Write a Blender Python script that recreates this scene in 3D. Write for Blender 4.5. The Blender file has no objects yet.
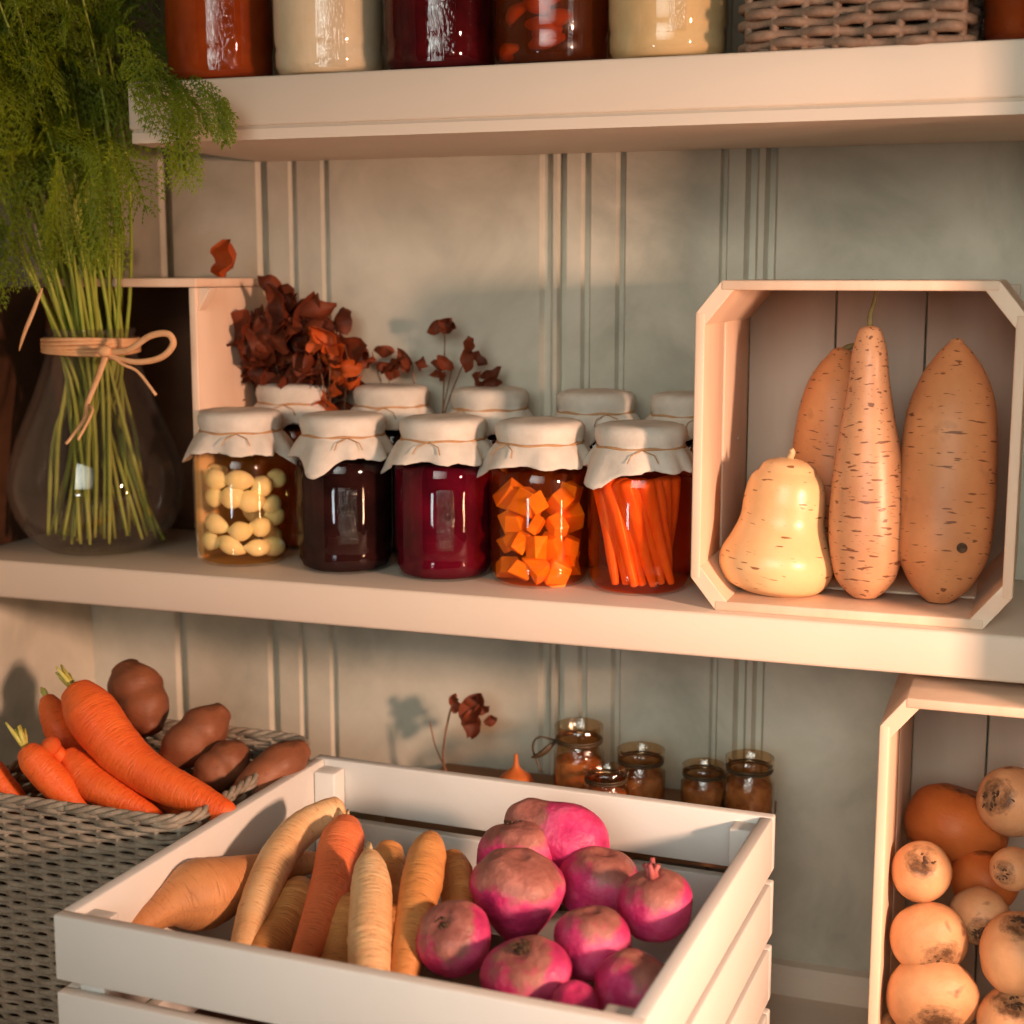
import bpy, math, random
from mathutils import Vector, Matrix, noise
C = bpy.context.scene.collection
PI = math.pi
# ------------------------------------------------------------------ camera
F = 1500.0
def nv(*a): return Vector(a).normalized()
_X = nv(4312, -237, -1500)
_Y = Vector((535, 237, 1500)); _Y = (_Y - _X * _X.dot(_Y)).normalized()
_Z = _Y.cross(_X)
if _Z.y < 0: _Z = -_Z
RM = Matrix((_X, _Y, _Z))              # rows: world axes in camera terms (right, up, forward)
CAM = Vector((0, 0, .274))
cd = bpy.data.cameras.new('camera'); cam = bpy.data.objects.new('camera', cd); C.objects.link(cam)
r, u, fw = RM @ Vector((1, 0, 0)), RM @ Vector((0, 1, 0)), RM @ Vector((0, 0, 1))
m = Matrix((r, u, -fw)).transposed().to_4x4(); m.translation = CAM
cam.matrix_world = m
cd.sensor_width = 36; cd.lens = F / 1024 * 36; cd.clip_start = .02
cd.dof.use_dof = True; cd.dof.focus_distance = 1.24; cd.dof.aperture_fstop = 5.0
bpy.context.scene.camera = cam
def ray(px, py): return RM @ Vector((px - 512, 512 - py, F))
def P(px, py, Y):                       # the point at depth Y seen at a photo pixel
    d = ray(px, py); return CAM + d * (Y / d.y)
def Q(px, py, z):
    d = ray(px, py); return CAM + d * ((z - CAM.z) / d.z)

# ------------------------------------------------------------------ materials
def lin(c):
    return tuple(((v / 255) / 12.92 if v / 255 <= .04045 else ((v / 255 + .055) / 1.055) ** 2.4) for v in c) + (1,)
class NT:
    def __init__(s, name):
        s.m = bpy.data.materials.new(name); s.m.use_nodes = True
        s.t = s.m.node_tree; s.t.nodes.clear()
        s.out = s.n('ShaderNodeOutputMaterial')
    def n(s, typ, **kw):
        x = s.t.nodes.new(typ)
        for k, v in kw.items():
            if hasattr(x, k): setattr(x, k, v)
        return x
    def l(s, a, b): s.t.links.new(a, b)
    def noise(s, vec, scale, detail=4, rough=.55, dist=0):
        x = s.n('ShaderNodeTexNoise'); x.inputs['Scale'].default_value = scale
        x.inputs['Detail'].default_value = detail; x.inputs['Roughness'].default_value = rough
        x.inputs['Distortion'].default_value = dist
        if vec: s.l(vec, x.inputs['Vector'])
        return x.outputs['Fac']
    def mapping(s, vec, sc=(1, 1, 1), loc=(0, 0, 0)):
        x = s.n('ShaderNodeMapping'); x.inputs['Scale'].default_value = sc; x.inputs['Location'].default_value = loc
        s.l(vec, x.inputs['Vector']); return x.outputs[0]
    def ramp(s, fac, stops, interp='LINEAR'):
        x = s.n('ShaderNodeValToRGB'); e = x.color_ramp; e.interpolation = interp
        while len(e.elements) < len(stops): e.elements.new(.5)
        for el, (p, c) in zip(e.elements, stops):
            el.position = p; el.color = c if len(c) == 4 else lin(c)
        s.l(fac, x.inputs[0]); return x.outputs[0]
    def mix(s, fac, a, b, mode='MIX'):
        x = s.n('ShaderNodeMix'); x.data_type = 'RGBA'; x.blend_type = mode
        for sock, v in ((x.inputs[0], fac), (x.inputs[6], a), (x.inputs[7], b)):
            if hasattr(v, 'is_output'): s.l(v, sock)
            elif isinstance(v, (int, float)): sock.default_value = v
            else: sock.default_value = v if len(v) == 4 else lin(v)
        return x.outputs[2]
    def math(s, op, a, b=0.0, c=0.0):
        x = s.n('ShaderNodeMath'); x.operation = op
        for sock, v in zip(x.inputs, (a, b, c)):
            if hasattr(v, 'is_output'): s.l(v, sock)
            else: sock.default_value = v
        return x.outputs[0]
    def bump(s, h, strength=.3, dist=.002):
        x = s.n('ShaderNodeBump'); x.inputs['Strength'].default_value = strength; x.inputs['Distance'].default_value = dist
        s.l(h, x.inputs['Height']); return x.outputs[0]
    def pbr(s, col, rough=.5, normal=None, spec=.4, sss=0, sssr=(.01, .004, .002), coat=0):
        b = s.n('ShaderNodeBsdfPrincipled')
        if hasattr(col, 'is_output'): s.l(col, b.inputs['Base Color'])
        else: b.inputs['Base Color'].default_value = col if len(col) == 4 else lin(col)
        if hasattr(rough, 'is_output'): s.l(rough, b.inputs['Roughness'])
        else: b.inputs['Roughness'].default_value = rough
        b.inputs['Specular IOR Level'].default_value = spec
        if sss:
            b.inputs['Subsurface Weight'].default_value = sss; b.inputs['Subsurface Radius'].default_value = sssr
            b.inputs['Subsurface Scale'].default_value = 1
        b.inputs['Coat Weight'].default_value = coat
        if normal: s.l(normal, b.inputs['Normal'])
        s.l(b.outputs[0], s.out.inputs[0]); return b
    def obj(s): return s.n('ShaderNodeTexCoord').outputs['Object']
    def gen(s): return s.n('ShaderNodeTexCoord').outputs['Generated']
    def uv(s): return s.n('ShaderNodeTexCoord').outputs['UV']
    def geo(s): return s.n('ShaderNodeNewGeometry').outputs['Position']
    def sep(s, v):
        x = s.n('ShaderNodeSeparateXYZ'); s.l(v, x.inputs[0]); return x.outputs

def mat_paint(name, a, b, scale=6, rough=.55):
    t = NT(name); p = t.geo()
    f = t.noise(p, scale, 5); g = t.noise(p, 160, 3)
    c = t.mix(t.math('MULTIPLY', f, .9), a, b)
    t.pbr(c, rough, t.bump(g, .12, .001), .3); return t.m
def mat_wall():
    t = NT('wall_paint'); p = t.geo()
    f = t.noise(p, 7, 6, .6, .4); g = t.noise(p, 26, 5, .6); k = t.noise(p, 120, 3)
    c = t.ramp(f, [(.3, (168, 163, 148)), (.5, (197, 190, 173)), (.7, (214, 206, 190))])
    c = t.mix(t.ramp(g, [(.45, (0, 0, 0)), (.7, (90, 90, 90))]), c, (172, 172, 158))
    t.pbr(c, .7, t.bump(k, .1, .001), .2); return t.m
def mat_wood(name, a, b, grain=(1, 1, 1), rough=.55, dark=None):
    t = NT(name); p = t.obj()
    v = t.mapping(p, grain)
    f = t.noise(v, 14, 5, .6, .8); kn = t.noise(p, 14, 2)
    c = t.ramp(f, [(.25, a), (.75, b)])
    if dark: c = t.mix(t.ramp(kn, [(.66, (0, 0, 0)), (.72, (120, 120, 120))]), c, dark)
    t.pbr(c, rough, t.bump(f, .15, .0006), .3); return t.m
def mat_glass(name='clear_glass', tint=(1, 1, 1, 1), bump=0, rough=.02, gain=1.0, edge_shine=0):
    t = NT(name)
    lw = t.n('ShaderNodeLayerWeight'); lw.inputs['Blend'].default_value = .5
    sch = t.math('ADD', t.math('MULTIPLY', t.math('POWER', lw.outputs['Facing'], 4.5), .55), .045)
    tr = t.n('ShaderNodeBsdfTransparent'); tr.inputs[0].default_value = tint
    gl = t.n('ShaderNodeBsdfGlossy'); gl.inputs['Roughness'].default_value = rough
    mx = t.n('ShaderNodeMixShader'); t.l(t.math('MULTIPLY', sch, gain), mx.inputs[0]); t.l(tr.outputs[0], mx.inputs[1]); t.l(gl.outputs[0], mx.inputs[2])
    if bump:
        nrm = t.bump(t.noise(t.obj(), 260, 2), bump, .002)
        t.l(nrm, gl.inputs['Normal'])
    if edge_shine:  # pale diffuse layer, strongest at the edges, imitating reflected surroundings
        shine_mx = t.n('ShaderNodeMixShader'); df = t.n('ShaderNodeBsdfDiffuse'); df.inputs[0].default_value = (.62, .52, .44, 1)
        t.l(t.math('ADD', t.math('MULTIPLY', t.math('POWER', lw.outputs['Facing'], 3), edge_shine * 4), edge_shine), shine_mx.inputs[0])
        t.l(mx.outputs[0], shine_mx.inputs[1]); t.l(df.outputs[0], shine_mx.inputs[2]); mx = shine_mx
    t.l(mx.outputs[0], t.out.inputs[0]); return t.m
def mat_liquid(name, col, body, dens):
    t = NT(name)
    tr = t.n('ShaderNodeBsdfTransparent'); tr.inputs[0].default_value = lin(col)
    df = t.n('ShaderNodeBsdfPrincipled'); df.inputs['Base Color'].default_value = lin(body); df.inputs['Roughness'].default_value = .3
    mx = t.n('ShaderNodeMixShader'); mx.inputs[0].default_value = dens
    t.l(tr.outputs[0], mx.inputs[1]); t.l(df.outputs[0], mx.inputs[2]); t.l(mx.outputs[0], t.out.inputs[0]); return t.m
def mat_jam(name, a, b, rough=.25):
    t = NT(name); f = t.noise(t.obj(), 28, 4, .6, .6)
    t.pbr(t.ramp(f, [(.3, a), (.72, b)]), .9, t.bump(f, .2, .004), .05); return t.m
def mat_soft(name, a, b, scale=30, rough=.5, sss=.15, bumpy=.2):
    t = NT(name); f = t.noise(t.obj(), scale, 4)
    t.pbr(t.ramp(f, [(.3, a), (.7, b)]), rough, t.bump(f, bumpy, .002), .4, sss); return t.m
def mat_carrot(name, a, b, ringc, rough=.42, ring=.55):
    # skin with fine rings round the root (UV: u round, v along)
    t = NT(name); uv = t.uv(); o = t.obj()
    rg = t.noise(t.mapping(uv, (2.2, 26, 1)), 1.6, 4, .65, .3)
    f = t.noise(o, 22, 4)
    c = t.ramp(f, [(.3, a), (.7, b)])
    c = t.mix(t.math('MULTIPLY', t.ramp(rg, [(.56, (0, 0, 0, 1)), (.70, (1, 1, 1, 1))]), ring), c, ringc)
    h = t.math('ADD', t.math('MULTIPLY', rg, -.8), t.math('MULTIPLY', t.noise(o, 120, 3), .25))
    t.pbr(c, rough, t.bump(h, .6, .003), .4, .12); return t.m
def mat_squash(name, a, b, mark, thr=.63, rough=.4, blotch=None, sc=(2.0, 9.5, 1)):
    t = NT(name); uv = t.uv(); o = t.obj()
    d = t.noise(t.mapping(uv, sc), 3.1, 1.5, .5)
    d2 = t.noise(t.mapping(uv, (5, 20, 1), (3, 7, 0)), 2.6, 1)
    f = t.noise(o, 16, 5, .6)
    c = t.ramp(f, [(.28, a), (.72, b)])
    if blotch: c = t.mix(t.ramp(t.noise(o, 24, 3), [(.6, (0, 0, 0, 1)), (.74, (.8, .8, .8, 1))]), c, blotch)
    mk = t.ramp(d, [(thr, (0, 0, 0, 1)), (thr + .035, (1, 1, 1, 1))])
    mk2 = t.ramp(d2, [(thr + .05, (0, 0, 0, 1)), (thr + .1, (.7, .7, .7, 1))])
    c = t.mix(t.math('MULTIPLY', t.math('MAXIMUM', mk, mk2), .8), c, mark)
    t.pbr(c, rough, t.bump(t.math('ADD', f, t.math('MULTIPLY', mk, -.4)), .25, .003), .45, .08); return t.m
def mat_beet():
    t = NT('pink_root_skin'); o = t.obj(); z = t.sep(o)[2]
    f = t.noise(o, 26, 5, .62); g = t.noise(o, 60, 4)
    base = t.ramp(f, [(.25, (140, 26, 76)), (.5, (206, 60, 116)), (.75, (234, 122, 158))])
    k = t.math('ADD', t.math('MULTIPLY', z, 24), t.math('MULTIPLY', f, 1.1))
    top = t.ramp(g, [(.3, (122, 84, 66)), (.7, (176, 124, 104))])
    c = t.mix(t.ramp(k, [(.86, (0, 0, 0, 1)), (1.2, (.88, .88, .88, 1))]), base, top)
    t.pbr(c, t.ramp(g, [(.3, (.32, .32, .32, 1)), (.7, (.6, .6, .6, 1))]), t.bump(t.math('ADD', g, t.math('MULTIPLY', t.noise(o, 140, 3), .5)), .55, .004), .45, .08); return t.m
def mat_swede(name, a, b, dark):
    t = NT(name); o = t.obj(); z = t.sep(o)[2]
    f = t.noise(o, 20, 5, .6); g = t.noise(t.mapping(o, (1, 1, 3)), 70, 4, .7)
    c = t.ramp(f, [(.28, a), (.72, b)])
    sp = t.ramp(t.noise(o, 34, 2.5), [(.66, (0, 0, 0, 1)), (.72, (.8, .8, .8, 1))])
    k = t.math('ADD', t.math('MULTIPLY', z, 30), t.math('MULTIPLY', g, .9))
    cr = t.ramp(k, [(.0, (.9, .9, .9, 1)), (.1, (0, 0, 0, 1))]) if False else None
    gz = t.sep(t.gen())[2]
    k = t.math('ADD', gz, t.math('MULTIPLY', g, .28))
    c = t.mix(sp, c, dark)
    c = t.mix(t.ramp(t.math('SUBTRACT', k, .5), [(.57, (0, 0, 0, 1)), (.66, (.85, .85, .85, 1))]), c, (64, 42, 28))
    t.pbr(c, .48, t.bump(t.math('ADD', g, f), .3, .003), .35, .08); return t.m
def mat_wicker(name, a, b, rough=.6):
    t = NT(name); o = t.obj()
    f = t.noise(o, 60, 4, .7); g = t.noise(o, 9, 3)
    c = t.mix(t.math('MULTIPLY', g, .5), t.ramp(f, [(.3, a), (.7, b)]), a)
    t.pbr(c, rough, t.bump(t.noise(o, 300, 2), .4, .001), .3); return t.m
def mat_leaf(name, a, b, trans=.25, rough=.55, scale=30):
    t = NT(name); f = t.noise(t.obj(), scale, 3)
    c = t.ramp(f, [(.3, a), (.7, b)])
    p = t.pbr(c, rough, None, .3)
    tl = t.n('ShaderNodeBsdfTranslucent'); t.l(c, tl.inputs[0])
    mx = t.n('ShaderNodeMixShader'); mx.inputs[0].default_value = trans
    t.l(p.outputs[0], mx.inputs[1]); t.l(tl.outputs[0], mx.inputs[2]); t.l(mx.outputs[0], t.out.inputs[0]); return t.m
def mat_cloth():
    t = NT('linen'); o = t.obj()
    w = t.math('ADD', t.noise(t.mapping(o, (1, 1, 5)), 340, 2), t.noise(t.mapping(o, (5, 1, 1)), 340, 2))
    f = t.noise(o, 40, 3)
    c = t.ramp(f, [(.3, (204, 192, 178)), (.7, (224, 212, 198))])
    t.pbr(c, .85, t.bump(w, .35, .001), .15, .05); return t.m

M = {}
M['wall'] = mat_wall()
M['cream'] = mat_paint('cream_paint', (228, 210, 192), (216, 197, 178))
M['white'] = mat_paint('white_crate_paint', (228, 227, 222), (216, 213, 206), 10)
M['pale_wood'] = mat_wood('pale_wood', (222, 186, 158), (240, 214, 190), (1, 1, .12), dark=(210, 146, 112))
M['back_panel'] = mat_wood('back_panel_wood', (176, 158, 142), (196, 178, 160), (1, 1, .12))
M['wood'] = mat_wood('brown_wood', (128, 92, 64), (164, 122, 88), (.2, 1, 1))
M['shade_wood'] = mat_wood('shade_brown_wood', (74, 48, 32), (104, 70, 48), (.2, 1, 1))  # brown wood darkened to stand in for shade in and beside the crates
M['glass'] = mat_glass(gain=.9)
M['vase_glass'] = mat_glass('vase_glass', (.96, .94, .92, 1), gain=1.1, edge_shine=.016)
M['emboss'] = mat_glass('embossed_glass', (.97, .97, .97, 1), 0, .03, 1.3)
M['cloth'] = mat_cloth()
M['twine'] = mat_wicker('twine', (168, 124, 84), (206, 162, 118), .8)
M['raffia'] = mat_wicker('raffia', (214, 160, 112), (236, 190, 146), .7)
M['lid'] = mat_soft('jar_lid', (150, 118, 74), (176, 142, 92), 20, .35, 0)
M['wicker_grey'] = mat_wicker('grey_wicker', (122, 112, 98), (184, 172, 154))
M['wicker_brown'] = mat_wicker('brown_wicker', (112, 88, 72), (164, 136, 114))
M['carrot'] = mat_carrot('carrot_skin', (226, 92, 36), (240, 118, 52), (176, 60, 20))
M['carrot_pale'] = mat_carrot('pale_carrot_skin', (224, 174, 122), (236, 202, 154), (176, 112, 66), .45, .7)
M['carrot_amber'] = mat_carrot('amber_carrot_skin', (206, 138, 76), (226, 164, 100), (142, 82, 40), .45, .7)
M['carrot_pink'] = mat_carrot('pink_carrot_skin', (224, 112, 66), (238, 136, 86), (176, 72, 40), .45)
M['yam'] = mat_carrot('yam_skin', (196, 132, 84), (220, 160, 106), (140, 84, 50), .5, .6)
M['sweet'] = mat_swede('brown_potato_skin', (112, 66, 44), (158, 100, 68), (66, 40, 28))
M['squash_pale'] = mat_squash('butternut_skin', (232, 182, 128), (242, 204, 154), (126, 66, 30), .66, .32)
M['squash_tan'] = mat_squash('long_squash_skin', (192, 136, 98), (216, 164, 122), (104, 56, 32), .62)
M['squash_brown'] = mat_squash('big_squash_skin', (200, 130, 84), (224, 158, 106), (106, 56, 32), .65, .5, (140, 78, 48))
M['stalk'] = mat_soft('dry_stalk', (112, 104, 66), (150, 134, 88), 60, .7, 0)
M['stalk_pale'] = mat_soft('pale_stalk', (190, 160, 116), (226, 200, 156), 60, .7, 0)
M['green_stub'] = mat_soft('green_stub', (176, 170, 70), (214, 206, 120), 60, .5, .1)
M['beet'] = mat_beet()
M['beet_stub'] = mat_soft('beet_stub', (150, 70, 74), (192, 110, 104), 80, .6, 0)
M['scar'] = mat_soft('dark_scar', (58, 40, 28), (112, 82, 60), 160, .9, 0, .8)
M['swede'] = mat_swede('tan_root_skin', (200, 142, 98), (226, 178, 132), (124, 76, 48))
M['pumpkin'] = mat_swede('rust_root_skin', (186, 96, 44), (206, 118, 58), (140, 74, 36))
M['dry_leaf'] = mat_leaf('dry_leaf', (84, 40, 24), (142, 68, 38))
M['rust_leaf'] = mat_leaf('rust_leaf', (186, 78, 28), (216, 104, 44))
M['dry_stem'] = mat_soft('dry_stem', (112, 74, 50), (150, 104, 74), 40, .7, 0)
M['stem_green'] = mat_leaf('dill_stem', (146, 162, 48), (198, 204, 98), .25, .4, 14)
M['frond'] = mat_leaf('dill_frond', (84, 104, 12), (160, 172, 40), .35, .5, 9)
M['garlic'] = mat_soft('pickled_clove', (252, 240, 206), (255, 250, 232), 40, .35, .2, .1)
M['chunk'] = mat_soft('orange_chunk', (250, 160, 62), (255, 192, 92), 60, .3, .2)
M['stick'] = mat_soft('carrot_stick', (250, 140, 66), (255, 168, 94), 60, .3, .2)
M['liq_amber'] = mat_liquid('amber_brine', (255, 240, 208), (172, 104, 14), .09)
M['liq_orange'] = mat_liquid('orange_syrup', (255, 214, 150), (200, 80, 8), .11)
M['liq_brown'] = mat_liquid('brown_syrup', (240, 170, 84), (104, 44, 6), .4)
M['slice'] = mat_soft('fruit_slice_flesh', (226, 128, 36), (246, 164, 66), 60, .4, .1)
M['liq_red'] = mat_liquid('red_brine', (255, 202, 152), (200, 66, 20), .11)
M['jam_dark'] = mat_jam('dark_jam', (20, 7, 7), (52, 22, 18))
M['jam_crimson'] = mat_jam('crimson_jam', (58, 2, 14), (100, 8, 30))
M['jam_brown'] = mat_jam('rust_puree', (128, 48, 14), (160, 70, 24))
M['jam_cream'] = mat_jam('cream_puree', (226, 198, 160), (238, 214, 180))
M['jam_tan'] = mat_jam('tan_puree', (214, 176, 124), (230, 196, 146))
M['jam_red'] = mat_jam('dark_red_jam', (48, 6, 10), (92, 16, 20))
M['jam_slice'] = mat_jam('amber_fruit_jam', (96, 40, 8), (150, 74, 14))
M['wire'] = mat_soft('wire', (58, 44, 30), (90, 72, 50), 50, .4, 0)

# ------------------------------------------------------------------ mesh helpers
class MB:
    def __init__(s): s.v = []; s.f = []; s.uv = []
    def add(s, vs, fs, uvs=None):
        b = len(s.v); s.v += [Vector(v) for v in vs]
        s.f += [tuple(i + b for i in f) for f in fs]
        s.uv += uvs if uvs else [(0, 0)] * len(vs)
        return s
    def box(s, lo, hi, rot=None, org=None):
        (a, b, c), (d, e, g) = lo, hi
        vs = [Vector(p) for p in ((a, b, c), (d, b, c), (d, e, c), (a, e, c), (a, b, g), (d, b, g), (d, e, g), (a, e, g))]
        if rot: vs = [rot @ (v - org) + org for v in vs]
        return s.add(vs, [(0, 3, 2, 1), (4, 5, 6, 7), (0, 1, 5, 4), (1, 2, 6, 5), (2, 3, 7, 6), (3, 0, 4, 7)])
    def prism(s, poly, axis, lo, hi):
        # poly of 2D points, extruded along axis (0,1,2) between lo and hi
        n = len(poly); vs = []
        for h in (lo, hi):
            for a, b in poly:
                vs.append({0: (h, a, b), 1: (a, h, b), 2: (a, b, h)}[axis])
        fs = [tuple(range(n))[::-1], tuple(range(n, 2 * n))] + [(i, (i + 1) % n, n + (i + 1) % n, n + i) for i in range(n)]
        return s.add(vs, fs)
    def lathe(s, prof, seg=48, org=(0, 0, 0)):
        org = Vector(org); vs = []; uvs = []; n = len(prof)
        for j in range(seg):
            a = 2 * PI * j / seg
            for i, (rr, z) in enumerate(prof):
                vs.append(org + Vector((rr * math.cos(a), rr * math.sin(a), z))); uvs.append((j / seg, z * 10))
        fs = []
        for j in range(seg):
            k = (j + 1) % seg
            for i in range(n - 1): fs.append((j * n + i, k * n + i, k * n + i + 1, j * n + i + 1))
        return s.add(vs, fs, uvs)
    def tube(s, pts, rad, seg=8, closed=False, flat=1.0):
        pts = [Vector(p) for p in pts]; n = len(pts)
        if not hasattr(rad, '__len__'): rad = [rad] * n
        vs = []; uvs = []; up = None; L = 0
        for i, p in enumerate(pts):
            a = pts[(i - 1) % n] if (closed or i > 0) else p
            b = pts[(i + 1) % n] if (closed or i < n - 1) else p
            t = (b - a).normalized() if (b - a).length > 1e-9 else Vector((0, 0, 1))
            if up is None:
                up = Vector((0, 0, 1)) if abs(t.z) < .9 else Vector((1, 0, 0))
            up = (up - t * up.dot(t)).normalized(); sd = t.cross(up)
            if i: L += (p - pts[i - 1]).length
            for j in range(seg):
                an = 2 * PI * j / seg
                vs.append(p + up * (math.cos(an) * rad[i]) + sd * (math.sin(an) * rad[i] * flat)); uvs.append((j / seg, L * 10))
        fs = []
        for i in range(n if closed else n - 1):
            k = (i + 1) % n
            for j in range(seg):
                l = (j + 1) % seg
                fs.append((i * seg + j, i * seg + l, k * seg + l, k * seg + j))
        if not closed:
            fs.append(tuple(range(seg))[::-1]); fs.append(tuple((n - 1) * seg + j for j in range(seg)))
        return s.add(vs, fs, uvs)
    def build(s, name, mat, parent=None, smooth=True, bevel=0, org=None):
        org = Vector(org) if org is not None else None
        me = bpy.data.meshes.new(name)
        vs = [v - org for v in s.v] if org is not None else s.v
        me.from_pydata([tuple(v) for v in vs], [], s.f)
        ul = me.uv_layers.new(name='UV'); uvd = ul.data
        for lp in me.loops: uvd[lp.index].uv = s.uv[lp.vertex_index]
        me.materials.append(mat)
        if smooth:
            for p in me.polygons: p.use_smooth = True
        o = bpy.data.objects.new(name, me); C.objects.link(o)
        if org is not None: o.location = org
        if parent: o.parent = parent
        if bevel:
            b = o.modifiers.new('bevel', 'BEVEL'); b.width = bevel; b.segments = 2; b.limit_method = 'ANGLE'
        return o
def tag(o, label=None, cat=None, group=None, kind=None):
    for k, v in (('label', label), ('category', cat), ('group', group), ('kind', kind)):
        if v: o[k] = v
    return o
def thing(name, loc, label, cat, group=None, rot=None):
    o = bpy.data.objects.new(name, None); C.objects.link(o); o.location = loc; o.empty_display_size = .02
    if rot is not None: o.rotation_euler = rot
    return tag(o, label, cat, group)
def cr(pts, n):
    # Catmull-Rom through tuples
    k = len(pts); out = []
    for i in range(n):
        t = i / (n - 1) * (k - 1); a = min(int(t), k - 2); t -= a
        p = [pts[max(0, min(k - 1, a + d))] for d in (-1, 0, 1, 2)]
        out.append(tuple(.5 * ((2 * q1) + (q2 - q0) * t + (2 * q0 - 5 * q1 + 4 * q2 - q3) * t * t + (3 * q1 - q0 - 3 * q2 + q3) * t ** 3)
                   for q0, q1, q2, q3 in zip(*p)))
    return out
def loft(ctrl, seg=26, n=40, amp=.0, freq=30, ring=.0, seed=0, cap=(.5, .5), squash=1.0):
    # ctrl: [(Vector, radius)] -> closed organic body; cap: how blunt the ends are, in radii
    pts = cr([(c[0].x, c[0].y, c[0].z, c[1]) for c in ctrl], n)
    C3 = [Vector(p[:3]) for p in pts]; R = [max(p[3], .0008) for p in pts]
    # rounded ends: extra rings shrinking towards poles
    t0 = (C3[0] - C3[1]).normalized(); t1 = (C3[-1] - C3[-2]).normalized()
    pre = [(C3[0] + t0 * R[0] * cap[0] * math.sin(a), R[0] * math.cos(a)) for a in (1.5, 1.2, .8, .4)]
    post = [(C3[-1] + t1 * R[-1] * cap[1] * math.sin(a), R[-1] * math.cos(a)) for a in (.4, .8, 1.2, 1.5)]
    C3 = [p[0] for p in pre] + C3 + [p[0] for p in post]; R = [p[1] for p in pre] + R + [p[1] for p in post]
    mb = MB(); up = None; vs = []; uvs = []; N = len(C3); L = 0
    off = Vector((seed * 3.7, seed * 1.3, seed * 7.1))
    for i in range(N):
        a = C3[max(i - 1, 0)]; b = C3[min(i + 1, N - 1)]; t = (b - a).normalized()
        if up is None: up = Vector((0, 1, .02)) if abs(t.y) < .9 else Vector((1, 0, 0))
        up = (up - t * up.dot(t)).normalized(); sd = t.cross(up)
        if i: L += (C3[i] - C3[i - 1]).length
        rn = ring * noise.noise(Vector((0, 0, L * 190)) + off)
        for j in range(seg):
            an = 2 * PI * j / seg
            d = up * math.cos(an) * squash + sd * math.sin(an)
            p = C3[i] + d * R[i]
            k = 1 + amp * noise.noise(p * freq + off) / max(R[i], .004) * min(1, R[i] / .01) + rn * (1 + .8 * noise.noise(Vector((math.cos(an) * 1.5, math.sin(an) * 1.5, L * 60)) + off))
            vs.append(C3[i] + d * R[i] * k); uvs.append((j / seg * 2, L * 10 + seed * .37))
    fs = [(i * seg + j, i * seg + (j + 1) % seg, (i + 1) * seg + (j + 1) % seg, (i + 1) * seg + j) for i in range(N - 1) for j in range(seg)]
    fs.append(tuple(range(seg))[::-1]); fs.append(tuple((N - 1) * seg + j for j in range(seg)))
    return mb.add(vs, fs, uvs)
def mid(ctrl): return sum((c[0] for c in ctrl), Vector()) / len(ctrl)
def orient(axis):
    return Vector((0, 0, 1)).rotation_difference(Vector(axis).normalized()).to_euler()
def blob(R, prof, seg=32, amp=.05, freq=18, seed=0, squash=(1, 1, 1)):
    # ball-like root in its own frame, crown up; prof: [(radius, height)] in units of R
    pr = cr([tuple(map(float, p)) for p in prof], 30)
    mb = MB(); vs = []; uvs = []; off = Vector((seed * 5.1, seed * 2.3, seed)); n = len(pr)
    for (rr, z) in pr:
        for j in range(seg):
            a = 2 * PI * j / seg
            p = Vector((max(rr, .01) * math.cos(a) * squash[0], max(rr, .01) * math.sin(a) * squash[1], z * squash[2])) * R
            d = noise.noise(p * freq + off) * amp + .4 * amp * noise.noise(p * freq * 3 + off)
            vs.append(p * (1 + d)); uvs.append((j / seg, z))
    fs = [(i * seg + j, i * seg + (j + 1) % seg, (i + 1) * seg + (j + 1) % seg, (i + 1) * seg + j) for i in range(n - 1) for j in range(seg)]
    fs.append(tuple(range(seg))[::-1]); fs.append(tuple((n - 1) * seg + j for j in range(seg)))
    return mb.add(vs, fs, uvs)

# ------------------------------------------------------------------ the setting
WY = 1.42; SF = 1.187; FLOOR = -.431; LW = -1.009
prof = []
def groove(x, w=.007, d=.006): prof.extend([(x - w, WY), (x - w * .45, WY + d), (x + w * .45, WY + d), (x + w, WY)])
def bead(x, w=.009, h=.004):                       # narrow raised bead between two fine grooves
    groove(x - w, .003, .004); prof.extend([(x - w * .5, WY - h * .6), (x, WY - h), (x + w * .5, WY - h * .6)]); groove(x + w, .003, .004)
prof.append((LW - .03, WY))
groove(-.893, .008, .009)
for x, w, d in ((-.777, .007, .007), (-.741, .005, .005), (-.704, .005, .005)): groove(x, w, d)
groove(-.4645, .007, .005); groove(-.4485, .005, .009)
for x in (-.424, -.389): groove(x, .005, .006)
groove(-.289, .004, .005); groove(-.263, .0065, .009); groove(-.245, .006, .008)
for x in (.06, .09): groove(x, .005, .007)
prof.append((.125, WY))
n = len(prof); mb = MB()
mb.add([(x, y, z) for z in (FLOOR - .03, 1.1) for x, y in prof], [(i, i + 1, n + i + 1, n + i) for i in range(n - 1)])
tag(mb.build('wall_back', M['wall'], smooth=False), kind='structure', label='greige painted beadboard back wall')
tag(MB().box((LW - .02, .3, FLOOR - .03), (LW, WY + .01, 1.1)).build('wall_left', M['wall'], smooth=False), kind='structure')
tag(MB().box((LW - .02, -.6, FLOOR - .03), (1.2, WY + .02, FLOOR)).build('floor', M['cream'], smooth=False), kind='structure')
RWX, RWY = .12, 1.066
tag(MB().box((RWX, RWY, FLOOR - .03), (RWX + .03, WY + .01, 1.1)).build('wall_right', M['cream'], smooth=False), kind='structure')
bb = MB().prism([(WY, FLOOR), (WY - .016, FLOOR), (WY - .016, FLOOR + .02), (WY - .010, FLOOR + .028), (WY, FLOOR + .03)], 0, LW, RWX)
tag(bb.build('baseboard_back', M['cream'], smooth=False), kind='structure')

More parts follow.
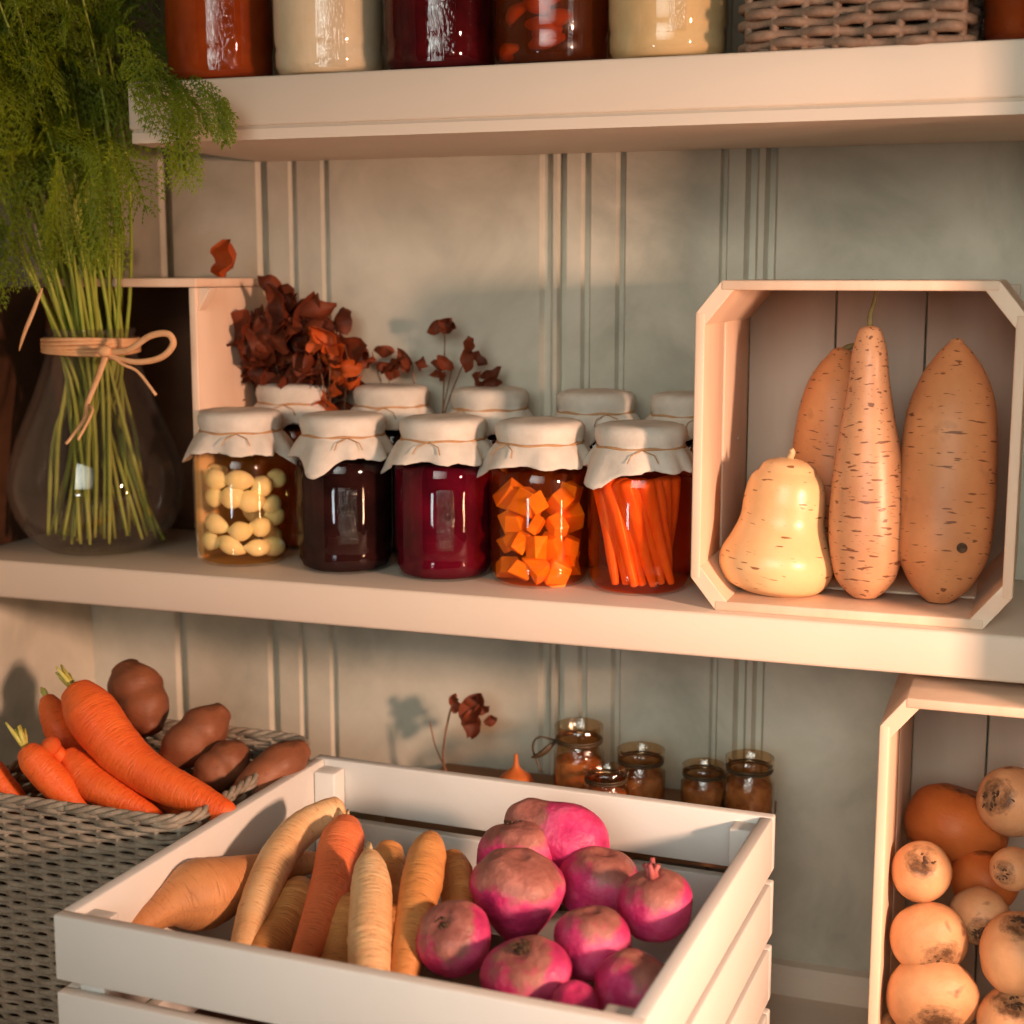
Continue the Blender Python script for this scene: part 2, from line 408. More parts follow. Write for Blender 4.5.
# shelves
xl = Q(128, 82, .444).x
t = thing('shelf_board', (0, SF, .39), 'topmost cream shelf board with a moulded lower lip, under the large jars', 'shelf')
def par(o, t):
    o.parent = t; o.matrix_parent_inverse = Matrix.Translation(-Vector(t.location)) if tuple(t.rotation_euler) == (0, 0, 0) else (Matrix.Translation(t.location) @ t.rotation_euler.to_matrix().to_4x4()).inverted()
    return o
par(MB().box((xl, SF, .402), (RWX, WY, .4435)).build('board', M['cream'], bevel=.002), t)
lip = MB().prism([(SF + .002, .402), (SF - .001, .399), (SF - .001, .390), (SF + .03, .389), (SF + .03, .402)], 0, xl + .004, RWX)
par(lip.build('lip', M['cream'], smooth=False), t)
par(MB().box((xl + .006, SF + .03, .39), (RWX, WY, .402)).build('underside_panel', M['cream'], smooth=False), t)
sh = MB().box((LW, SF, -.0375), (RWX, WY, 0)).build('shelf_board', M['cream'], bevel=.003)
tag(sh, 'plain cream shelf board across the middle, carrying the cloth-topped jars and vase', 'shelf')

# ------------------------------------------------------------------ crates
def box_part(name, lo, hi, mat, t, bevel=.0012):
    c = [(a + b) / 2 for a, b in zip(lo, hi)]
    o = MB().box(lo, hi).build(name, mat, bevel=bevel, org=c)
    o.location = Vector(c); o.parent = t
    return o
def poly_part(name, poly, lo, hi, mat, t, bevel=.0008):
    o = MB().prism(poly, 1, lo, hi).build(name, mat, bevel=bevel, smooth=False); o.parent = t; return o
def sided_crate(x0, x1, y0, y1, z0, z1, label, ch=.026, th=.008, mat=None, group=None, gap=True):
    # crate lying on its side, open towards the room, with cut corners
    mat = mat or M['pale_wood']
    t = thing('wooden_crate', ((x0 + x1) / 2, y0, z0), label, 'crate', group)
    ox, oz = (x0 + x1) / 2, z0
    a, b, h = x0 - ox, x1 - ox, z1 - z0; d = y1 - y0
    spans = [(0, d * .40), (d * .44, d)]
    bw = (b - a - 2 * th) / 3
    for k in range(3):
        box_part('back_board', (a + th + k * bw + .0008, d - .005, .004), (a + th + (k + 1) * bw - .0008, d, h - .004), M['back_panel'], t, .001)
    for (p, q) in spans:
        box_part('side_board', (a, p, ch), (a + th, q, h - ch), mat, t)
        box_part('side_board', (b - th, p, ch), (b, q, h - ch), mat, t)
        box_part('top_board', (a + ch * .8, p if p else .0, h - th), (b - ch * .8, q if q < d else d, h), mat, t)
        box_part('bottom_board', (a + ch * .8, p, 0), (b - ch * .8, q, th), mat, t)
    k = ch; s = ch * .8; w = th * 1.25
    for sx, sz in ((0, 0), (0, 1), (1, 0), (1, 1)):
        X = lambda v: (a + v) if sx == 0 else (b - v)
        Z = lambda v: v if sz == 0 else h - v
        pl = [(X(.0005), Z(k)), (X(s), Z(.0005)), (X(s + w), Z(.0008)), (X(s + w), Z(th)), (X(th), Z(k + w)), (X(.0008), Z(k + w))]
        if (sx + sz) % 2: pl = pl[::-1]
        poly_part('corner_post', pl, 0.0005, d - .0005, mat, t)
    return t
cL = Q(694, 600, 0).x
sided_crate(-.266, -.012, 1.200, 1.400, .0, .270, 'pale wooden crate on its side on the shelf, framing four squashes')
sided_crate(-.104, .112, 1.150, 1.400, FLOOR, -.046, 'pale wooden crate below the middle shelf, filled with tan round roots', ch=.024)
# retaining slat of the lower crate
low = [x for x in C.objects if x.name.startswith('wooden_crate')][-1]
box_part('front_slat', (-.098, -.009, .03), (.098, -.001, .11), M['pale_wood'], low)
# small crate behind the vase: top, back and two sides
t = thing('small_crate', (-.875, 1.262, 0), 'small pale wooden crate standing behind the glass vase against the wall', 'crate')
box_part('side_board', (.103, 0, 0), (.111, .148, .262), M['pale_wood'], t)
box_part('side_board', (-.131, -.055, 0), (-.123, .148, .262), M['shade_wood'], t)  # reaches forward, its dark colour imitating the shade on the left wall
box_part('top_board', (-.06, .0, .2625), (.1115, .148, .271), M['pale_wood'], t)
box_part('back_board', (-.122, .140, 0.001), (.103, .147, .262), M['shade_wood'], t)  # dark colour imitates the shaded crate interior
poly_part('corner_post', [(.1112, .262), (.125, .262), (.1112, .240)], .004, .018, M['pale_wood'], t)

# foreground crate
ct = thing('wooden_crate', (-.4145, 1.022, FLOOR), 'white slatted wooden crate in front, holding pale carrots and pink roots', 'crate', rot=(0, 0, math.radians(-2.2)))
W2, D2, TH = .2165, .194, .011
ztop = -.172 - FLOOR; sl, gp = .0485, .0095
for k in range(4):
    z1 = ztop - k * (sl + gp); z0 = z1 - sl
    for nm, lo, hi in (('front_slat', (-W2, -D2, z0), (W2, -D2 + TH, z1)), ('back_slat', (-W2, D2 - TH, z0), (W2, D2, z1)),
                       ('side_slat', (-W2, -D2 + TH, z0), (-W2 + TH, D2 - TH, z1)), ('side_slat', (W2 - TH, -D2 + TH, z0), (W2, D2 - TH, z1))):
        box_part(nm, lo, hi, M['white'], ct, .0015)
for sx in (-1, 1):
    for sy in (-1, 1):
        x = sx * (W2 - TH - .011); y = sy * (D2 - TH - .011)
        box_part('corner_post', (x - .0105, y - .0105, 0.0), (x + .0105, y + .0105, ztop - .006), M['white'], ct, .0015)
box_part('base_panel', (-W2 + TH, -D2 + TH, .108), (W2 - TH, D2 - TH, .114), M['shade_wood'], ct, 0)  # dark colour imitates the shade between the roots

# ------------------------------------------------------------------ jars
def camang(p):
    return math.atan2(CAM.y - p[1], CAM.x - p[0])
def jar_prof(R, H):
    s = H / .115
    return [(0, .003), (R * .70, .002), (R * .80, .0), (R * .90, .002), (R * .975, .009), (R * .985, .016 * s), (R * .965, .0195 * s), (R * .985, .023 * s), (R, .028 * s),
            (R, .05 * s), (R, .075 * s), (R, .094 * s), (R * .985, .100 * s), (R * .93, .107 * s), (R * .85, .112 * s), (R * .83, .117 * s)]
def cloth_cap(t, Rl, zl, zt, seed, drop=.026, big=False):
    # cloth laid over the lid, gathered at zl and flaring below
    rnd = random.Random(seed); mb = MB(); seg = 96; rings = []
    ph = rnd.uniform(0, PI / 2)
    for (r0, z0) in ((.001, zt), (Rl * .4, zt + .0006), (Rl * .8, zt + .0002), (Rl * .95, zt - .0015), (Rl * 1.01, zt - .005), (Rl * 1.015, zt - .010), (Rl * .985, zl + .004), (Rl * .955, zl)):
        rings.append((r0, z0, 0))
    for k in range(1, 9): rings.append((None, None, k / 8))
    vs = []; uvs = []
    for (r0, z0, s) in rings:
        for j in range(seg):
            a = 2 * PI * j / seg
            fold = math.sin(a * 9 + ph * 3 + 1.3 * math.sin(a * 2 + ph)) * .6 + .5 * math.sin(a * 5 - ph * 2)
            corner = max(0, math.cos(2 * (a - ph))) ** 2 if big else max(0, math.cos(4 * (a - ph) / 2)) ** 3
            if r0 is not None:
                k = 1 + (.016 * fold if z0 < zt - .006 else 0)
                vs.append((r0 * k * math.cos(a), r0 * k * math.sin(a), z0 + .0004 * noise.noise(Vector((r0 * 200, a * 2, seed)))))
            else:
                L = drop * (.78 + .55 * corner + .10 * noise.noise(Vector((a * 2.2, seed, 0))))
                fold = math.copysign(abs(fold) ** .7, fold); rr = Rl * .955 + (.012 + .007 * corner) * s ** .7 + fold * .0046 * s ** .7
                zz = zl - L * s * (.94 + .07 * fold) - .0016 * noise.noise(Vector((a * 20, s, seed))) * s
                vs.append((rr * math.cos(a), rr * math.sin(a), zz))
            uvs.append((j / seg, s))
    n = len(rings)
    fs = [(i * seg + j, (i + 1) * seg + j, (i + 1) * seg + (j + 1) % seg, i * seg + (j + 1) % seg) for i in range(n - 1) for j in range(seg)]
    fs.append(tuple(range(seg)))
    o = mb.add(vs, fs, uvs).build('cloth_cover', M['cloth'], t)
    sd = o.modifiers.new('thick', 'SOLIDIFY'); sd.thickness = .0008; sd.offset = 1
    tw = MB().tube([(Rl * .985 * math.cos(2 * PI * j / 40), Rl * .985 * math.sin(2 * PI * j / 40), zl + .0008 * math.sin(j)) for j in range(40)], .0013, 6, True)
    a = rnd.uniform(-.6, .6) - PI / 2
    for sgn in (-1, 1):
        base = Vector((Rl * 1.0 * math.cos(a), Rl * 1.0 * math.sin(a), zl))
        side = Vector((-math.sin(a), math.cos(a), 0)) * sgn
        out = Vector((math.cos(a), math.sin(a), 0))
        tw.tube([base, base + side * .003 + out * .003 + Vector((0, 0, -.001)), base + side * .010 + out * .005 + Vector((0, 0, -.004)), base + side * .013 + out * .009 + Vector((0, 0, -.010))], .0005, 5)
    tw.build('twine', M['twine'], t)
def emboss(t, R, z0, z1, ang, half, seed):
    mb = MB(); nu, nz = 46, 60; vs = []
    for i in range(nz + 1):
        for j in range(nu + 1):
            a = ang + half * (2 * j / nu - 1); z = z0 + (z1 - z0) * i / nz
            e = min(1, 6 * (1 - abs(2 * j / nu - 1)), 6 * (1 - abs(2 * i / nz - 1)))
            b = abs(noise.noise(Vector((j * .36 + i * .05, i * .38, seed)))) + .4 * abs(noise.noise(Vector((j * .42 + i * .3, i * .16, seed + 9))))
            rr = R + .0002 + .0017 * b * e
            vs.append((rr * math.cos(a), rr * math.sin(a), z))
    w = nu + 1
    fs = [(i * w + j, i * w + j + 1, (i + 1) * w + j + 1, (i + 1) * w + j) for i in range(nz) for j in range(nu)]
    mb.add(vs, fs).build('embossed_panel', M['emboss'], t)
def make_jar(name, loc, R, H, fill, label, cat='jar', group=None, cloth=None, emb=None, seed=0, pieces=None):
    t = thing(name, loc, label, cat, group)
    pr = jar_prof(R, H)
    top = pr[-1]
    MB().lathe(pr + [(top[0], top[1] + .016)], 56).build('glass', M['glass'], t)
    li = [(max(r - .0018, 0), z + .002) for r, z in pr[:-3]]
    li[0] = (0, .005); li.append((0, li[-1][1]))
    MB().lathe(li, 48).build('contents', fill, t)
    if pieces: pieces(t, R, H, seed, camang(loc))
    zl = top[1] + .010
    if cloth:
        Rl = R * .845
        MB().lathe([(0, top[1] + .0265), (Rl * .94, top[1] + .0265), (Rl * .96, top[1] + .024), (Rl * .96, top[1] + .012), (0, top[1] + .012)], 40).build('lid', M['lid'], t)
        cloth_cap(t, Rl, zl, top[1] + .0285, seed, big=False)
    else:
        Rl = R * .9
        MB().lathe([(0, top[1] + .020), (Rl * .95, top[1] + .020), (Rl, top[1] + .017), (Rl, top[1] + .004), (Rl * .97, top[1] + .003)], 48).build('lid', M['lid'], t)
    if emb: emboss(t, R, emb[0], emb[1], camang(loc) + emb[2], emb[3], seed)
    return t
def pcs_garlic(t, R, H, seed, ca):
    rnd = random.Random(seed)
    for k in range(20):
        if k < 16: a = ca + (-1.0, -.34, .32, .98)[k % 4] + (.3 if (k // 4) % 2 else 0) + rnd.uniform(-.16, .16); z = .018 + (k // 4) * .0215 + rnd.uniform(-.006, .006)
        else: a = ca + 2.2 + (k - 16) * .6; z = .02 + (k - 16) * .02
        L = rnd.uniform(.0105, .0155); rr = rnd.uniform(.0082, .0112)
        d = (R - .006 - rr * .7); c = Vector((d * math.cos(a), d * math.sin(a), z))
        ax = Vector((-math.sin(a), math.cos(a), rnd.uniform(-.6, .6))).normalized() * L
        nrm = Vector((math.cos(a), math.sin(a), 0))
        ctrl = [(c - ax * .9 - nrm * .003, rr * .35), (c - ax * .45, rr * .95), (c + ax * .1 + nrm * .001, rr * 1.0), (c + ax * .6 - nrm * .002, rr * .7), (c + ax * .95 - nrm * .005, rr * .2)]
        loft(ctrl, 14, 12, .0005, 90, 0, k, (.6, .6), .75).build('garlic_clove', M['garlic'], t)
def pcs_chunk(t, R, H, seed, ca):
    rnd = random.Random(seed)
    for k in range(24):
        a = ca + (-1.3 + 2.6 * (k % 5) / 4 + rnd.uniform(-.2, .2) if k < 20 else rnd.uniform(1.5, 4.7)); z = .016 + (k // 5 if k < 20 else k - 20) * .0205 + rnd.uniform(-.004, .004)
        s = rnd.uniform(.010, .0155); d = R - .0035 - s * 1.22
        c = Vector((d * math.cos(a), d * math.sin(a), z)); q = Matrix.Rotation(rnd.uniform(0, 6), 3, Vector((rnd.uniform(-1, 1), rnd.uniform(-1, 1), rnd.uniform(-1, 1))).normalized())
        sx, sy, sz = s * rnd.uniform(.8, 1.0), s * rnd.uniform(.45, .65), s * rnd.uniform(.6, .9)
        pts = [(-sx, -sy, -sz), (sx, -sy, -sz * .7), (sx * .9, sy, -sz), (-sx, sy, -sz * .8), (-sx * .7, -sy, sz), (sx * .6, -sy, sz), (sx * .8, sy, sz * .8), (-sx * .9, sy, sz)]
        MB().add([c + q @ Vector(p) for p in pts], [(0, 3, 2, 1), (4, 5, 6, 7), (0, 1, 5, 4), (1, 2, 6, 5), (2, 3, 7, 6), (3, 0, 4, 7)]).build('orange_chunk', M['chunk'], t, smooth=False, bevel=.0012)
def pcs_stick(t, R, H, seed, ca):
    rnd = random.Random(seed)
    for k in range(11):
        a0 = ca - 1.0 + k * .25 if k < 7 else ca + PI + k * .5
        lean = .75 + rnd.uniform(-.12, .15)
        r0 = R - .0098 - (k % 2) * .005
        pts = []
        for i in range(6):
            s = i / 5; a = a0 - lean * .5 + lean * s * 1.0
            rr = r0 * (1 - .12 * math.sin(PI * s)) if k < 7 else r0 * .75
            pts.append((Vector((rr * math.cos(a), rr * math.sin(a), .098 - s * .088)), (.0078 - .0042 * s) * rnd.uniform(.9, 1.1)))
        loft(pts, 12, 16, .0003, 60, .01, k, (.4, .6)).build('carrot_stick', M['stick'], t)
def pcs_slice(t, R, H, seed, ca):
    rnd = random.Random(seed)
    for k in range(14):
        a = ca + rnd.uniform(-1.4, 1.4); z = .014 + (k / 14) * .08; d = R - .012
        c = Vector((d * math.cos(a), d * math.sin(a), z)); tg = Vector((-math.sin(a), math.cos(a), rnd.uniform(-.7, .7))).normalized(); nr = Vector((math.cos(a), math.sin(a), 0))
        s = rnd.uniform(.010, .015)
        ctrl = [(c - tg * s - nr * .006, .003), (c - tg * s * .5, .006), (c + nr * .002, .0075), (c + tg * s * .5, .006), (c + tg * s - nr * .006, .003)]
        loft(ctrl, 12, 12, .0004, 80, 0, k, (.5, .5), .7).build('fruit_slice', M['slice'], t)
RJ = .0462
front = [(243, 569), (345, 575), (444, 585), (540, 590), (640, 600)]
spec = [(M['liq_amber'], 'cloth-topped jar of pale garlic cloves in amber brine on the middle shelf', pcs_garlic, None),
        (M['jam_dark'], 'cloth-topped jar of nearly black jam between the garlic and crimson jars', None, (.03, .082, .06, .20)),
        (M['jam_crimson'], 'cloth-topped jar of deep crimson jam on the middle shelf', None, (.03, .085, .02, .17)),
        (M['liq_orange'], 'cloth-topped jar of angular orange chunks in syrup on the middle shelf', pcs_chunk, None),
        (M['liq_red'], 'cloth-topped jar of slanting carrot sticks beside the squash crate', pcs_stick, None)]
JX = []
for i, ((px, py), (fm, lb, pc, em)) in enumerate(zip(front, spec)):
    p = Q(px, py, 0); p = p * ((1.225 + RJ) / 1.225) ; p.z = 0; p.y = 1.225 + RJ * .93
    p.x = P(px, 520, p.y).x; JX.append(p.x)
    make_jar('preserve_jar', p, RJ, .115, fm, lb, 'jar', 'cloth-topped preserve jars', True, em, i + 1, pc)
backs = [(292, 'cloth-topped jar in the back row, behind the gap right of the garlic jar'), (390, 'cloth-topped jar in the back row, behind the gap between near-black and crimson jars'),
         (489, 'cloth-topped jar in the back row, behind the gap between crimson and orange-chunk jars'), (595, 'cloth-topped jar in the back row, behind the gap between orange-chunk and carrot-stick jars'),
         (690, 'cloth-topped jar in the back row, half hidden by the squash crate edge')]
bf = [M['jam_brown'], M['jam_dark'], M['jam_red'], M['jam_dark'], M['jam_brown']]
for i, (px, lb) in enumerate(backs):
    x = P(px, 395, 1.364).x
    make_jar('preserve_jar', (x, 1.367, 0), .043, .134, bf[i], lb, 'jar', 'cloth-topped preserve jars', True, None, 20 + i)
up = [(220, 'jam_brown', 'large jar of rust-coloured puree with embossed glass on the top shelf, beside the dill', (.008, .10, .02, .26), None),
      (329, 'jam_cream', 'large jar of cream puree with embossed glass on the top shelf, beside the rust one', (.006, .10, .05, .24), None),
      (441, 'jam_red', 'large jar of dark red jam with embossed glass on the top shelf', (.006, .10, .0, .26), None),
      (551, 'liq_brown', 'large jar of amber fruit slices on the top shelf', (.006, .1, .32, .05), pcs_slice),
      (667, 'jam_tan', 'large jar of tan puree beside the wicker basket on the top shelf', (.02, .10, .16, .14), None)]
for i, (px, fm, lb, em, pc) in enumerate(up):
    x = P(px, 50, 1.243).x
    make_jar('storage_jar', (x, 1.243, .4436), .0497, .14, M[fm], lb, 'jar', 'large jars on the top shelf', False, em, 40 + i, pc)
x = P(984, 20, 1.352).x
make_jar('storage_jar', (x, 1.352, .4436), .046, .14, M['jam_dark'], 'large dark jar set back on the top shelf, right of the wicker basket', 'jar', 'large jars on the top shelf', False, None, 50)
x = P(1049, 20, 1.243).x
make_jar('storage_jar', (x, 1.243, .4436), .0497, .14, M['jam_brown'], 'large orange jar cut off at the far right end of the top shelf', 'jar', 'large jars on the top shelf', False, None, 51)

# ------------------------------------------------------------------ wicker baskets
def rrect(hx, hy, rc, s):
    # point on a rounded rectangle at arc fraction s (0..1), start mid front, going right; returns pos, outward normal
    segs = [(hx - rc), PI * rc / 2, 2 * (hy - rc), PI * rc / 2, 2 * (hx - rc), PI * rc / 2, 2 * (hy - rc), PI * rc / 2, hx - rc]
    L = sum(segs); d = (s % 1) * L; k = 0
    while k < 8 and d > segs[k]: d -= segs[k]; k += 1
    c = [(hx - rc, -(hy - rc)), (hx - rc, hy - rc), (-(hx - rc), hy - rc), (-(hx - rc), -(hy - rc))]
    if k == 0: return Vector((d, -hy)), Vector((0, -1))
    if k == 8: return Vector((-(hx - rc) + d, -hy)), Vector((0, -1))
    if k in (1, 3, 5, 7):
        i = (k - 1) // 2; a = -PI / 2 + i * PI / 2 + d / rc; nn = Vector((math.cos(a), math.sin(a)))
        return Vector(c[i]) + nn * rc, nn
    if k == 2: return Vector((hx, -(hy - rc) + d)), Vector((1, 0))
    if k == 4: return Vector((hx - rc - d, hy)), Vector((0, 1))
    return Vector((-hx, hy - rc - d)), Vector((-1, 0))
def basket(name, loc, hx, hy, H, rc, rows, stakes, rad, mat, label, taper=.1, amp=.0028, jit=.0, rimr=.006, rimrows=3, samp=6):
    t = thing(name, loc, label, 'basket'); rnd = random.Random(rows)
    mb = MB(); n = stakes * samp
    def sc(z): return 1 - taper * (1 - z / H) ** 1.3
    for r_ in range(rows):
        z = (r_ + .5) / rows * H; k = sc(z); pts = []; ph = rnd.uniform(0, 9)
        for i in range(n):
            p, nn = rrect(hx * k, hy * k, rc, i / n)
            w = math.cos(PI * i / samp + PI * (r_ % 2)) * amp
            q = p + nn * w; pts.append((q.x, q.y, z + jit * noise.noise(Vector((i * .05, ph, r_)))))
        mb.tube(pts, [rad * (1 + .22 * noise.noise(Vector((i * .13, r_ * 3.1, 1)))) for i in range(n)], 6, True)
    for i in range(stakes):
        pts = []
        for j in range(9):
            z = H * j / 8; k = sc(z); p, nn = rrect(hx * k, hy * k, rc, (i + .5) / stakes); pts.append((p.x, p.y, z))
        mb.tube(pts, rad * .9, 6)
    mb.build('woven_side', mat, t)
    rb = MB()
    for s_ in range(rimrows):
        pts = []
        for i in range(n):
            p, nn = rrect(hx, hy, rc, i / n); a = i / n * stakes * PI * .9 + s_ * 2 * PI / rimrows
            pts.append((p.x + nn.x * math.cos(a) * rimr * .6, p.y + nn.y * math.cos(a) * rimr * .6, H + rimr * .4 + math.sin(a) * rimr * .6))
        rb.tube(pts, rimr * .62, 6, True)
    rb.build('rim', mat, t)
    bs = MB(); k = sc(0)
    ring = [rrect(hx * k * .98, hy * k * .98, rc, i / 60)[0] for i in range(60)]
    bs.prism([(p.x, p.y) for p in ring], 2, 0.0, .006).build('base', mat, t, smooth=False)
    return t
basket('wicker_basket', (-.758, 1.140, FLOOR), .112, .118, .258, .028, 50, 46, .0028, M['wicker_grey'], 'grey wicker basket behind the white crate, filled with carrots and brown potatoes', .07, .0026, .0010, .0042)
ub0, ub1 = Q(736, 50, .4436), Q(967, 40, .4436)
basket('wicker_basket', ((ub0.x + ub1.x) / 2, 1.270, .4436), (ub1.x - ub0.x) / 2 - .002, .078, .12, .018, 15, 26, .0042, M['wicker_brown'], 'brown wicker basket on the top shelf', .0, .0042, .004, .006)

# ------------------------------------------------------------------ vase and dill
VX, VY = P(97, 480, 1.272).x, 1.272
vt = thing('glass_vase', (VX, VY, 0), 'clear pear-shaped glass vase holding dill, with raffia at its neck', 'vase')
vp = cr([(.0001, .004), (.030, .002), (.046, .0015), (.060, .009), (.0775, .030), (.0865, .060), (.0845, .085), (.073, .120), (.0565, .160), (.0448, .195), (.042, .212), (.0435, .222)], 44)
inner = [(max(r - .0025, .0001), z + (.003 if z < .02 else 0)) for r, z in vp][::-1]
MB().lathe(vp + inner, 64).build('glass', M['vase_glass'], vt)
NZ = .205; NC = Vector((VX, VY, NZ))
# raffia band and bow
rt = thing('raffia_bow', NC, 'tan raffia bow tied round the neck of the glass vase', 'bow')
mb = MB()
for k in range(5):
    mb.tube([((.0462) * math.cos(a) , (.0462) * math.sin(a), -.006 + k * .0032 + .001 * math.sin(a * 2 + k)) for a in [2 * PI * j / 40 for j in range(40)]], .0021, 6, True)
mb.build('band', M['raffia'], rt)
kn = P(107, 352, VY - .052) - NC
def wp(px, py, dy): return P(px, py, VY + dy) - NC
mb = MB(); mb.tube(cr([tuple(kn), tuple(wp(128, 350, -.056)), tuple(wp(150, 336, -.058)), tuple(wp(168, 334, -.058)), tuple(wp(173, 345, -.056)), tuple(wp(160, 358, -.054)), tuple(wp(135, 362, -.054)), tuple(wp(108, 356, -.052))], 40), .0032, 8, False, .6)
mb.build('loop', M['raffia'], rt)
mb = MB(); mb.tube(cr([tuple(kn), tuple(wp(99, 375, -.056)), tuple(wp(88, 402, -.064)), tuple(wp(84, 420, -.075)), tuple(wp(66, 444, -.088))], 24), [.0036 - .0018 * i / 23 for i in range(24)], 7, False, .5)
mb.tube(cr([tuple(wp(90, 405, -.066)), tuple(wp(92, 413, -.075)), tuple(wp(78, 440, -.088))], 10), .0014, 6)
mb.tube(cr([tuple(kn), tuple(wp(122, 364, -.055)), tuple(wp(138, 372, -.055)), tuple(wp(156, 395, -.06))], 16), .0016, 6)
mb.build('tail', M['raffia'], rt)
MB().tube(cr([tuple(kn + Vector((-.006, -.002, 0))), tuple(kn + Vector((0, -.004, .001))), tuple(kn + Vector((.006, -.002, 0)))], 8), [.003, .0048, .0055, .0058, .0058, .0055, .0048, .003], 8).build('knot', M['raffia'], rt)
# dill
rnd = random.Random(5)
dt = thing('dill_bunch', (VX, VY, .006), 'tall bunch of feathery green dill standing in the glass vase', 'herb bunch')
O = Vector((VX, VY, .006)); tops = []
for k in range(64):
    a = rnd.uniform(0, 2 * PI); q = math.sqrt(rnd.random())
    neck = Vector((VX + .034 * q * math.cos(a), VY + .034 * q * math.sin(a), NZ))
    b = rnd.uniform(0, 2 * PI); rb = .062 * rnd.random() ** .4
    base = Vector((VX + rb * math.cos(b) * 1.05 + .004, VY + rb * math.sin(b) * .8, .010 + rnd.uniform(0, .012)))
    fx = (neck.x - VX) / .034; fy = (neck.y - VY) / .034
    h = rnd.uniform(.26, .44)
    lean = -.10 if rnd.random() < .55 else -.02
    top = Vector((neck.x + lean * rnd.uniform(.4, 1.2) + fx * .035, neck.y - .05 - .05 * rnd.random() + fy * .03, NZ + h))
    midp = neck.lerp(top, .45) + Vector((.012 * fx + .008, .004, 0))
    pts = cr([tuple(base - O), tuple(base.lerp(neck, .5) + Vector((rnd.uniform(-.006, .006), rnd.uniform(-.006, .006), 0)) - O), tuple(neck - O), tuple(midp - O), tuple(top - O)], 22)
    MB().tube(pts, [.0012 + .0013 * math.sin(PI * min(1, i / 13 + .12)) if i < 10 else .0023 - .0013 * (i - 10) / 11 for i in range(22)], 6).build('stem', M['stem_green'], dt)
    tops.append([Vector(p) for p in pts])
fol = MB()
def frond(p, d, L, droop, rn):
    d = d.normalized(); nr = Vector((rn.uniform(-1, 1), rn.uniform(-1, 1), rn.uniform(-.3, .6))).normalized()
    nb = 9; pos = p.copy(); step = L / nb; dirn = d.copy(); vs = []; fs = []
    def hair(a, b, w):
        t = (b - a); s = t.cross(Vector((.3, -.9, .1)))
        if s.length < 1e-9: return
        s = s.normalized() * w; k = len(vs)
        vs.extend([a - s, a + s, b]); fs.append((k, k + 1, k + 2))
    for i in range(nb):
        nxt = pos + dirn * step
        hair(pos, nxt + dirn * step * .2, .0010)
        side = dirn.cross(nr)
        if side.length > 1e-6:
            side.normalize(); bl = L * .42 * math.sin(PI * (i + .9) / (nb + 1.2)) + .004
            for sg in (-1, 1):
                bd = (dirn * .75 + side * sg * .8 + nr * rn.uniform(-.25, .25)).normalized(); q = pos.copy(); m_ = 5
                for j in range(m_):
                    q2 = q + bd * (bl / m_); bd = (bd + Vector((0, 0, -droop * .12))).normalized()
                    hair(q, q2, .0007)
                    s2 = bd.cross(nr)
                    if s2.length > 1e-6:
                        s2.normalize(); hl = bl * .34 * (1 - j / (m_ + 2))
                        for s_ in (-1, 1):
                            hair(q, q + (bd * .8 + s2 * s_ * .7 + nr * rn.uniform(-.4, .4)).normalized() * hl, .00062)
                    q = q2
        pos = nxt; dirn = (dirn + Vector((0, 0, -droop * .16)) + Vector((rn.uniform(-.08, .08), rn.uniform(-.08, .08), 0))).normalized()
    fol.add(vs, fs)
for pts in tops:
    for s in range(17):
        i = rnd.randint(11, 21); p = pts[min(i, 21)]
        if p.z < .375: continue
        a = rnd.uniform(0, 2 * PI)
        d = Vector((math.cos(a) * .8, math.sin(a) * .8 - .35, rnd.uniform(-.2, .9)))
        frond(p, d, rnd.uniform(.05, .105), rnd.uniform(.2, 1.0), rnd)
# sprays hanging over the end of the top shelf and down the side
for (px, py, dy, dx, L) in ((128, 70, -.13, .9, .09), (150, 78, -.125, .7, .08), (165, 84, -.125, .45, .07), (178, 95, -.125, .1, .08), (188, 110, -.125, .0, .06), (200, 82, -.12, .5, .05), (218, 92, -.12, .1, .045), (120, 40, -.12, .8, .08),
                            (20, 225, -.09, -.3, .08), (0, 225, -.09, -.2, .09), (8, 200, -.09, -.2, .09), (50, 190, -.1, .1, .08), (75, 195, -.09, .2, .07), (100, 180, -.09, .1, .08), (110, 160, -.09, .2, .08), (60, 160, -.1, .0, .1), (30, 180, -.1, -.1, .1), (85, 150, -.1, .1, .1), (115, 140, -.1, .3, .08)):
    p = P(px, py, VY + dy) - O
    for k in range(2): frond(p + Vector((rnd.uniform(-.008, .008), rnd.uniform(-.008, .008), rnd.uniform(-.008, .008))), Vector((dx, -.15, -.5 if abs(dx) < .3 else -.15)), L * rnd.uniform(.8, 1.1), 1.3, rnd)
arch = MB()
fol.build('foliage', M['frond'], dt, smooth=False)
mb = MB(); a0 = P(42, 288, 1.19); a1 = P(19, 351, 1.19)
mb.tube(cr([tuple(a0 - a0), tuple(P(33, 312, 1.188) - a0), tuple(P(24, 334, 1.187) - a0), tuple(a1 - a0)], 14), [.0012, .0018, .002, .0022, .0024, .0024, .0024, .0024, .0022, .002, .0018, .0014, .001, .0004], 6, False, .5)
ws = mb.build('dry_blade', M['raffia'], dt); ws.location = a0 - O

